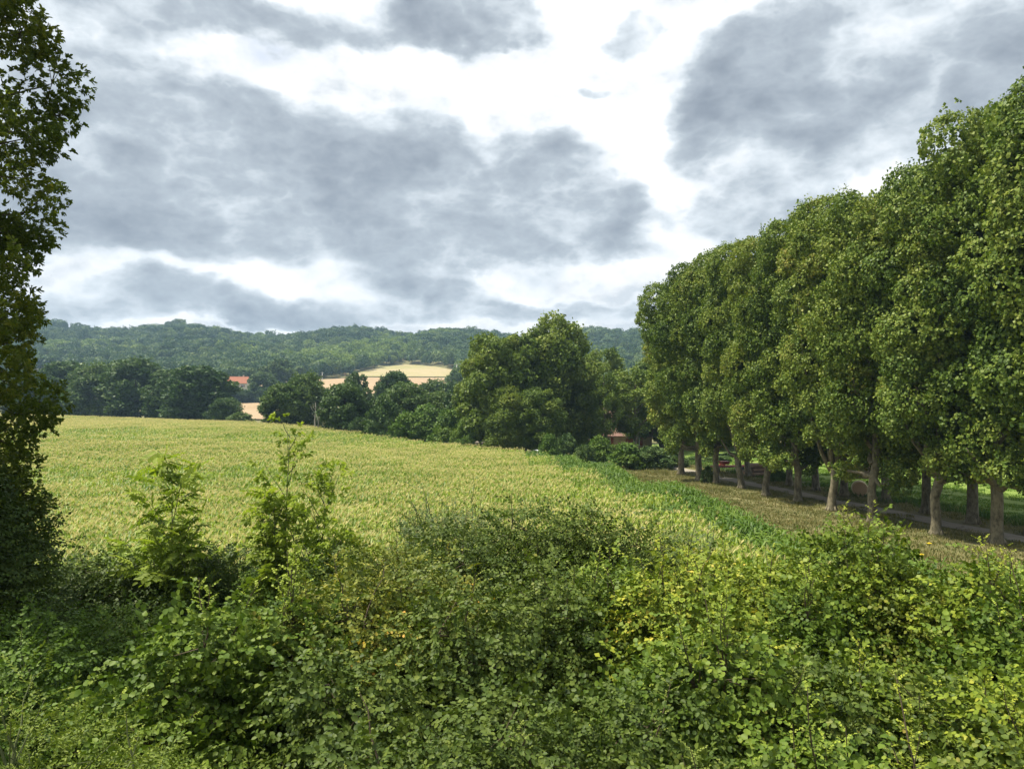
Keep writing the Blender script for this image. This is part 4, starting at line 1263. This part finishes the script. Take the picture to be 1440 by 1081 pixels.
SHRUBS = [
    # px, py top, distance, radius, kind, label
    (40, 955, 6.1, 1.25, 'f', 'light green fine leaved shrub in the bottom left corner'),
    (185, 1030, 5.6, .75, 'f', 'light green fine leaved shrub at the bottom, right of the corner one'),
    (285, 822, 8.8, 1.45, 'h', 'broad hazel shrub with upright pale shoots at the lower left'),
    (405, 815, 9.6, .85, 'h', 'pale hazel shoots at the right flank of the broad left hazel'),
    (70, 842, 11.2, 1.5, 'b', 'rounded mound of leafy bramble at the left edge'),
    (180, 845, 12.0, 1.1, 'b', 'smaller bramble mound behind the broad left hazel'),
    (20, 885, 9.2, 1.0, 'b', 'low bramble mass at the left edge above the fine leaved shrub'),
    (125, 775, 17.5, 2.0, 'd', 'dark low shrub right of the ivy covered left bush'),
    (215, 768, 18.5, 2.0, 'd', 'dark low shrub at the foot of the feathery sapling'),
    (310, 760, 18.0, 2.0, 'd', 'dark low shrub between the two saplings'),
    (400, 772, 16.5, 1.8, 'b', 'dark bramble bank at the foot of the taller sapling'),
    (480, 770, 15.2, 1.5, 'd', 'dark shrub just right of the taller sapling'),
    (30, 800, 14.8, 1.5, 'd', 'dark shrub filling the hollow at the left edge'),
    (555, 742, 11.2, 1.55, 'm', 'yellowing shrub with orange tinted leaves left of centre'),
    (500, 800, 10.0, .9, 'm', 'olive yellow shrub in front of the taller sapling'),
    (640, 722, 13.6, 1.6, 'e', 'grey green elm shrub with even top left of centre'),
    (732, 698, 14.4, 1.5, 'e', 'elm shrub with a pointed leafy tip just right of the wispy stems'),
    (820, 700, 14.2, 1.5, 'e', 'elm shrub whose single tip rises against the corn at centre right'),
    (905, 722, 14.0, 1.5, 'e', 'dull green elm shrub below the corn corner'),
    (600, 693, 16.4, .9, 'w', 'wispy grey green stems at the left end of the central thicket'),
    (660, 700, 16.6, .9, 'w', 'wispy grey green stems rising in the middle of the central thicket'),
    (965, 735, 16.5, 1.1, 'w', 'wispy grey green stems beside the dark corn edge'),
    (480, 890, 8.1, 1.15, 'e', 'dull green shrub with silvery leaves at lower left of centre'),
    (640, 812, 9.6, 1.45, 'e', 'dense dark elm shrub in the lower centre beside the yellowing one'),
    (765, 772, 10.8, 1.35, 'e', 'dense elm shrub in the very middle of the thicket'),
    (560, 1005, 6.3, .85, 'e', 'dark elm shrub at the bottom left of centre'),
    (725, 950, 7.2, 1.2, 'e', 'dark elm shrub at the bottom centre'),
    (855, 765, 11.6, 1.1, 'h', 'hazel shrub with pale round leaves right of the middle'),
    (945, 768, 10.6, 1.25, 'l', 'lime green shrub with round leaves below the wispy stems'),
    (1012, 758, 13.2, 1.3, 'l', 'yellow green shrub beside the dark corn edge'),
    (1090, 768, 12.2, 1.2, 'l', 'bright yellow green shrub left of the tall peaked one'),
    (1140, 795, 11.2, 1.0, 'h', 'yellow green hazel at the left shoulder of the tall peaked shrub'),
    (1205, 712, 12.2, .95, 'l', 'tall peaked yellow green shrub before the straw bale'),
    (1280, 802, 12.0, 1.15, 'e', 'dull green shrub between the two peaked yellow green shrubs'),
    (1340, 815, 11.0, 1.0, 'm', 'yellow speckled shrub below the verge at the right'),
    (1395, 764, 10.6, .85, 'l', 'peaked yellow green shrub near the right edge'),
    (1460, 818, 9.4, 1.05, 'h', 'hazel shrub cut by the right edge'),
    (895, 930, 7.7, 1.1, 'e', 'dark elm shrub with drooping sprays right of bottom centre'),
    (1010, 850, 8.6, 1.15, 'h', 'hazel shrub with deep shade to its left, lower right of centre'),
    (1115, 905, 8.6, 1.05, 'e', 'dull elm shrub in the middle of the right thicket'),
    (1220, 890, 9.0, 1.1, 'l', 'yellow green shrub below the tall peaked one'),
    (1325, 945, 8.0, 1.05, 'e', 'dull elm shrub in the right thicket below the yellow speckled one'),
    (1430, 915, 7.4, .95, 'l', 'lime green shrub at the right edge low in the view'),
    (985, 1035, 6.0, .8, 'e', 'small dark elm shrub at the bottom, right of centre'),
    (1160, 1000, 6.7, .95, 'h', 'hazel shrub at the bottom of the right thicket'),
    (1290, 1040, 6.2, .85, 'l', 'lime green shrub at the bottom right, yellow tips'),
    (1410, 1035, 5.7, .8, 'e', 'dark elm shrub in the bottom right corner'),
]
for px, py, Y, rad, k, lab in SHRUBS:
    shrub_thing(NAMES[k], k, px, py, Y, rad, lab, 'shrubs of the foreground thicket')

# saplings with compound leaves
def sapling(seed, px, py, Y, spread, label, stems=3, ln=.40, kind='pinnate'):
    g = np.random.default_rng(seed)
    p = at(px, py, Y); z0 = tz(p[0], p[1]); H = p[2] - z0
    root = empty('sapling', (p[0], p[1], z0)); tag(root, label, 'sapling', 'saplings at the field edge')
    m = MB(); P = []; D = []; S = []; Yg = []
    for s in range(stems):
        top = np.array([0 if s == 0 else g.uniform(-spread, spread), 0 if s == 0 else g.uniform(-spread, spread) * .7, H if s == 0 else H * g.uniform(.70, .9)])
        b = np.array([g.normal() * .12, g.normal() * .12, -.1])
        pts = curve_pts(b, top, 6, g, .05)
        m.tube(pts, [.045, .04, .034, .027, .02, .012, .004], 6)
        pa = np.array(pts)
        nb = 15 if s == 0 else 11
        for i in range(nb):
            t = .45 + .55 * (i + .5) / nb
            q = np.array([np.interp(t, np.linspace(0, 1, 7), pa[:, k]) for k in range(3)])
            a = g.uniform(0, 6.28); L_ = (.18 + .62 * math.sin(math.pi * min(1, (1 - t) / .55 * .85 + .06))) * g.uniform(.7, 1.25) * (spread + .45)
            e = q + np.array([math.cos(a) * L_ * .62, math.sin(a) * L_ * .62, L_ * .95])
            bp = curve_pts(q, e, 3, g, .02)
            m.tube(bp, [.012, .009, .006, .003], 4, cap=False)
            ba = np.array(bp)
            nlf = int(4 + (7 if kind == 'bunch' else 5) * L_)
            for k in range(nlf):
                u = .25 + .75 * (k + .5) / nlf
                w = np.array([np.interp(u, np.linspace(0, 1, 4), ba[:, c]) for c in range(3)])
                aa = g.uniform(0, 6.28)
                P.append(w); D.append((math.cos(aa), math.sin(aa), g.uniform(-.6, .9))); S.append(ln * g.uniform(.7, 1.2)); Yg.append(np.clip(t * u * g.uniform(.3, 1.2), 0, 1))
    m.build('stem', M['green_stem'], root, True)
    P = np.array(P); D = unit(np.array(D))
    me = cards('foliage', kind, P, D, unit(np.array([0, 0, 1.0]) + g.normal(size=P.shape) * .5), np.array(S), M['ash_leaf'], g, np.array(Yg))
    link('foliage', me, root)


sapling(71, 243, 657, 17.5, .95, 'feathery ash sapling rising against the corn at left', stems=4)
sapling(72, 408, 606, 16.5, .68, 'tallest ash sapling rising against the corn, thin leafy top', stems=3, kind='bunch', ln=.38)
sapling(73, 455, 672, 16.0, .8, 'lower bushy ash sapling right of the tallest one', stems=5, kind='bunch', ln=.38)
sapling(74, 385, 700, 16.3, .5, 'short ash sapling left of the tallest one', stems=3)

# ------------------------------------------------------------------ left foreground tree
def left_tree():
    g = np.random.default_rng(901)
    x0, y0 = -12.1, 13.2
    root = empty('broadleaf_tree', (x0, y0, 0)); tag(root, 'tall dark broadleaf tree at the left edge, ragged branches against the sky', 'tree')
    # right-hand outline of the crown: (z, reach from the trunk)
    prof_z = np.array([2.5, 5, 7.1, 7.85, 8.85, 9.6, 10.1, 10.9, 11.6, 12.9, 14.1, 15.1, 16.5, 18.5, 20])
    prof_r = np.array([2.6, 3.0, 3.35, 3.75, 3.65, 3.7, 3.5, 3.75, 4.05, 4.1, 3.9, 3.5, 3.2, 2.5, 1.2])
    lobes = []
    for i in range(180):
        z = 2.6 + 16.8 * (i + g.uniform(0, 1)) / 180
        e = np.interp(z, prof_z, prof_r)
        a = i * 2.39996 + g.uniform(-.6, .6)
        r = g.uniform(.3, .66)
        rad = max(0, e - r * .9) * g.uniform(.55, 1) ** .4
        lobes.append((rad * math.cos(a), rad * math.sin(a), z, r))
    ns = 34000
    P, D, K = lobes_points(lobes, ns, g, .3, .75, .4)
    d = unit(D * .8 + unit(P * np.array([1, 1, 0])) * .5 + g.normal(size=(ns, 3)) * .5 + np.array([0, 0, -.05]))
    lt = g.uniform(0, 1, len(lobes))
    cl = np.clip(lt[K] * .6 + g.uniform(0, .5, ns), 0, 1)
    me = cards('crown', 'bunch', P, d, unit(np.array([0, 0, 1.0]) + g.normal(size=(ns, 3)) * .6), np.full(ns, .27) * g.uniform(.7, 1.25, ns), M['left_leaf'], g, clump=cl, nvar=5)
    m = MB()
    m.tube([(0, 0, -.3), (0, 0, 1), (.1, 0, 5), (0, .1, 10), (.1, 0, 15), (0, 0, 19)], [.5, .4, .33, .24, .14, .03], 10)
    for i in range(len(lobes)):
        x, y, z, r = lobes[i]
        q = math.hypot(x, y)
        zs = max(1.5, z - q * .55)
        pts = curve_pts((0, 0, zs), (x, y, z), 5, g, .04 * q, sag=.03 * q)
        m.tube(pts, [.07, .055, .042, .03, .02, .008], 5, cap=False)
        for _ in range(7):
            dd = rand_dir(1, g)[0]
            m.tube([(x, y, z), tuple(np.array([x, y, z]) + dd * r * .95)], [.009, .003], 3, cap=False)
    m.build('trunk', M['dark_bark'], root, True)
    link('crown', me, root)


left_tree()
shrub_thing('ivy_bush', 'd', -12, 655, 14.5, .75, 'dark ivy covered bush under the left edge tree', None, cat='bush')
shrub_thing('ivy_bush', 'd', -50, 640, 13.6, 1.1, 'dark bush cut by the left edge below the tall tree', None, cat='bush')

# ================================================================== AIR
m = MB(); m.box((0, 620, 66), (3060, 1780, 144))
hz, nt, N, L = new_mat('haze')
pv = N.new('ShaderNodeVolumePrincipled'); pv.inputs['Color'].default_value = (.48, .72, 1, 1); pv.inputs['Density'].default_value = .00019; pv.inputs['Anisotropy'].default_value = .2
o_ = N.new('ShaderNodeOutputMaterial'); L.new(pv.outputs[0], o_.inputs['Volume'])
haze = m.build('haze', hz)
tag(haze, 'thin pale bluish haze in the air over the valley', 'haze', kind='stuff')

# ================================================================== SKY, SUN, CAMERA
SUN_EL, SUN_AZ = 64.0, -84.0      # azimuth from +Y, negative to the left
w = bpy.data.worlds.new('World'); SC.world = w; w.use_nodes = True
nt = w.node_tree; N, L = nt.nodes, nt.links
for n in list(N): N.remove(n)


def mth(op, a, b=None, c=None, clamp=False):
    n = N.new('ShaderNodeMath'); n.operation = op; n.use_clamp = clamp
    for i, v in enumerate((a, b, c)):
        if v is None: continue
        if isinstance(v, (int, float)): n.inputs[i].default_value = v
        else: L.new(v, n.inputs[i])
    return n.outputs[0]


def sstep(v, a, b):
    n = N.new('ShaderNodeMapRange'); n.interpolation_type = 'SMOOTHSTEP'
    L.new(v, n.inputs[0]); n.inputs[1].default_value = a; n.inputs[2].default_value = b
    return n.outputs[0]


tc = N.new('ShaderNodeTexCoord')
sx = N.new('ShaderNodeSeparateXYZ'); L.new(tc.outputs['Generated'], sx.inputs[0])
X, Yv, Z = sx.outputs
az = mth('ARCTAN2', X, Yv); el = mth('ARCSINE', Z)


def noise(scale, detail, rough, vec, dist=0.0):
    n = N.new('ShaderNodeTexNoise'); n.inputs['Scale'].default_value = scale; n.inputs['Detail'].default_value = detail
    n.inputs['Roughness'].default_value = rough; n.inputs['Distortion'].default_value = dist
    L.new(vec, n.inputs['Vector']); return n


cv = N.new('ShaderNodeCombineXYZ'); L.new(az, cv.inputs[0]); L.new(mth('MULTIPLY', el, 1.7), cv.inputs[1])
n1 = noise(6.0, 6, .55, cv.outputs[0], 0)
sp = N.new('ShaderNodeSeparateColor'); L.new(n1.outputs['Color'], sp.inputs[0])
azw = mth('MULTIPLY_ADD', mth('SUBTRACT', sp.outputs[0], .5), .20, az)
elw = mth('MULTIPLY_ADD', mth('SUBTRACT', sp.outputs[1], .5), .12, el)


def azel(px, py):
    d = unit(ray(px, py)); return math.atan2(d[0], d[1]), math.asin(d[2])


CLOUDS = [  # px, py, rx, ry, strength : where banks of cloud hang in the sky
    (250, 200, 260, 115, 1.0), (130, 120, 160, 75, .75), (430, 240, 220, 120, 1.0), (600, 205, 90, 85, 1.0), (640, 295, 300, 88, 1.0), (840, 292, 92, 70, 1.0), (750, 225, 90, 50, .9),
    (330, 325, 400, 62, .85), (680, 350, 320, 34, .8), (640, 25, 150, 66, 1.0), (720, 40, 70, 40, .7), (230, 0, 300, 46, .85), (60, 20, 160, 50, .6), (470, 20, 120, 30, .5),
    (1080, 130, 150, 105, 1.0), (1300, 100, 260, 120, 1.0), (1160, 60, 180, 90, .9), (890, 45, 55, 40, .8), (1050, 285, 120, 55, .72), (1130, 315, 170, 42, .8), (1200, 225, 100, 45, .6), (985, 215, 50, 30, .45),
    (830, 140, 32, 15, .75), (240, 410, 140, 36, .95), (560, 405, 160, 40, .95), (690, 440, 120, 30, .8), (330, 442, 330, 24, .8), (850, 440, 130, 26, .8), (560, 458, 360, 16, .6), (90, 425, 90, 36, .6), (780, 395, 100, 22, .5),
    (1600, 150, 200, 120, .9), (-150, 250, 200, 120, .9), (-100, 420, 150, 40, .6), (1150, 400, 250, 60, .5),
]
inv = None
for px, py, rx, ry, s in CLOUDS:
    a, e = azel(px, py)
    da = mth('MULTIPLY', mth('SUBTRACT', azw, a), F / (rx * .88)); de = mth('MULTIPLY', mth('SUBTRACT', elw, e), F / (ry * .80))
    q = mth('ADD', mth('MULTIPLY', da, da), mth('MULTIPLY', de, de))
    b = mth('MULTIPLY', mth('EXPONENT', mth('MULTIPLY', mth('MULTIPLY', q, q), -.8)), -min(.97, s))
    b = mth('ADD', b, 1.0)
    inv = b if inv is None else mth('MULTIPLY', inv, b)
tot = mth('SUBTRACT', 1.0, inv)
n2 = noise(9, 12, .58, cv.outputs[0], .05)
vn = N.new('ShaderNodeVectorMath'); vn.operation = 'MULTIPLY_ADD'; L.new(n1.outputs['Color'], vn.inputs[0]); vn.inputs[1].default_value = (.06, .06, .06); L.new(cv.outputs[0], vn.inputs[2])
b1 = mth('ABSOLUTE', mth('MULTIPLY_ADD', noise(8, 1.5, .5, vn.outputs[0]).outputs['Fac'], 2.0, -1.0))
b2 = mth('ABSOLUTE', mth('MULTIPLY_ADD', noise(21, 3, .55, vn.outputs[0]).outputs['Fac'], 2.0, -1.0))
puff = mth('MULTIPLY_ADD', b1, .65, mth('MULTIPLY', b2, .40))
n3 = noise(3.2, 8, .55, cv.outputs[0], .1)
# grey cloud added out of view (overhead and behind) to cut ambient light
hi = sstep(el, .50, .70)
beh = sstep(Yv, .25, -.1)
other = mth('MAXIMUM', hi, beh)
bank = mth('ADD', tot, mth('MULTIPLY', other, mth('MULTIPLY_ADD', sstep(n3.outputs['Fac'], .45, .62), .5, .6)))
D = mth('MULTIPLY_ADD', mth('SUBTRACT', n2.outputs['Fac'], .5), .6, mth('MULTIPLY_ADD', mth('SUBTRACT', puff, .21), .85, bank))
cover = sstep(D, .23, .66)
n4 = noise(5.0, 10, .55, cv.outputs[0], .1)
shade = sstep(mth('MULTIPLY_ADD', mth('SUBTRACT', n4.outputs['Fac'], .5), 1.35, D), .25, 1.42)
cr = ramp(N, [(0, (.95, .96, .98)), (.22, (.68, .74, .79)), (.5, (.44, .495, .55)), (1, (.235, .275, .33))])
L.new(shade, cr.inputs[0])
sky = N.new('ShaderNodeTexSky'); sky.sky_type = 'NISHITA'; sky.sun_disc = False
sky.sun_elevation = R(SUN_EL); sky.sun_rotation = R(SUN_AZ); sky.air_density = 1; sky.dust_density = 1.5
bg_sky = N.new('ShaderNodeBackground'); bg_sky.inputs[1].default_value = .10; L.new(sky.outputs[0], bg_sky.inputs[0])
# thin bright veil in the gaps
veil = N.new('ShaderNodeBackground'); veil.inputs[1].default_value = .66
n5 = noise(7.0, 9, .6, cv.outputs[0], 0)
vr = ramp(N, [(.34, (.62, .67, .72)), (.43, (.85, .87, .88)), (.53, (.98, .975, .96)), (.63, (1.1, 1.1, 1.1))]); L.new(mth('SUBTRACT', n5.outputs['Fac'], mth('MULTIPLY', mth('SUBTRACT', 1.0, sstep(el, .08, .24)), .07)), vr.inputs[0]); L.new(vr.outputs[0], veil.inputs[0])
ms = N.new('ShaderNodeMixShader')
L.new(mth('SUBTRACT', 1.0, mth('MULTIPLY', sstep(n4.outputs['Fac'], .5, .75), .5)), ms.inputs[0])
L.new(bg_sky.outputs[0], ms.inputs[1]); L.new(veil.outputs[0], ms.inputs[2])
bg_c = N.new('ShaderNodeBackground'); L.new(cr.outputs[0], bg_c.inputs[0])
bg_c.inputs[1].default_value = .66
ms2 = N.new('ShaderNodeMixShader'); L.new(cover, ms2.inputs[0]); L.new(ms.outputs[0], ms2.inputs[1]); L.new(bg_c.outputs[0], ms2.inputs[2])
wo = N.new('ShaderNodeOutputWorld'); L.new(ms2.outputs[0], wo.inputs[0])

sl = bpy.data.lights.new('sun', 'SUN'); sl.energy = 5.0; sl.angle = R(5); sl.color = (1, .93, .80)
so = bpy.data.objects.new('sun', sl); COL.objects.link(so)
e_, a_ = R(SUN_EL), R(SUN_AZ)
to_sun = Vector((math.sin(a_) * math.cos(e_), math.cos(a_) * math.cos(e_), math.sin(e_)))
so.rotation_euler = to_sun.to_track_quat('Z', 'Y').to_euler(); so.location = (-40, 40, 60)

cd = bpy.data.cameras.new('camera'); cam = bpy.data.objects.new('camera', cd); COL.objects.link(cam)
cd.sensor_fit = 'HORIZONTAL'; cd.sensor_width = 36; cd.lens = F / 1440 * 36; cd.clip_end = 5000; cd.clip_start = .1
cam.location = CAM; cam.rotation_euler = (math.pi / 2 + PITCH, 0, 0)
SC.camera = cam

SC.view_settings.view_transform = 'Standard'; SC.view_settings.look = 'None'; SC.view_settings.exposure = 0.85; SC.view_settings.gamma = 1
SC.render.engine = 'CYCLES'
c = SC.cycles
c.max_bounces = 6; c.diffuse_bounces = 3; c.glossy_bounces = 2; c.transmission_bounces = 4; c.transparent_max_bounces = 6; c.volume_bounces = 0
c.use_denoising = True
c.sample_clamp_indirect = 3
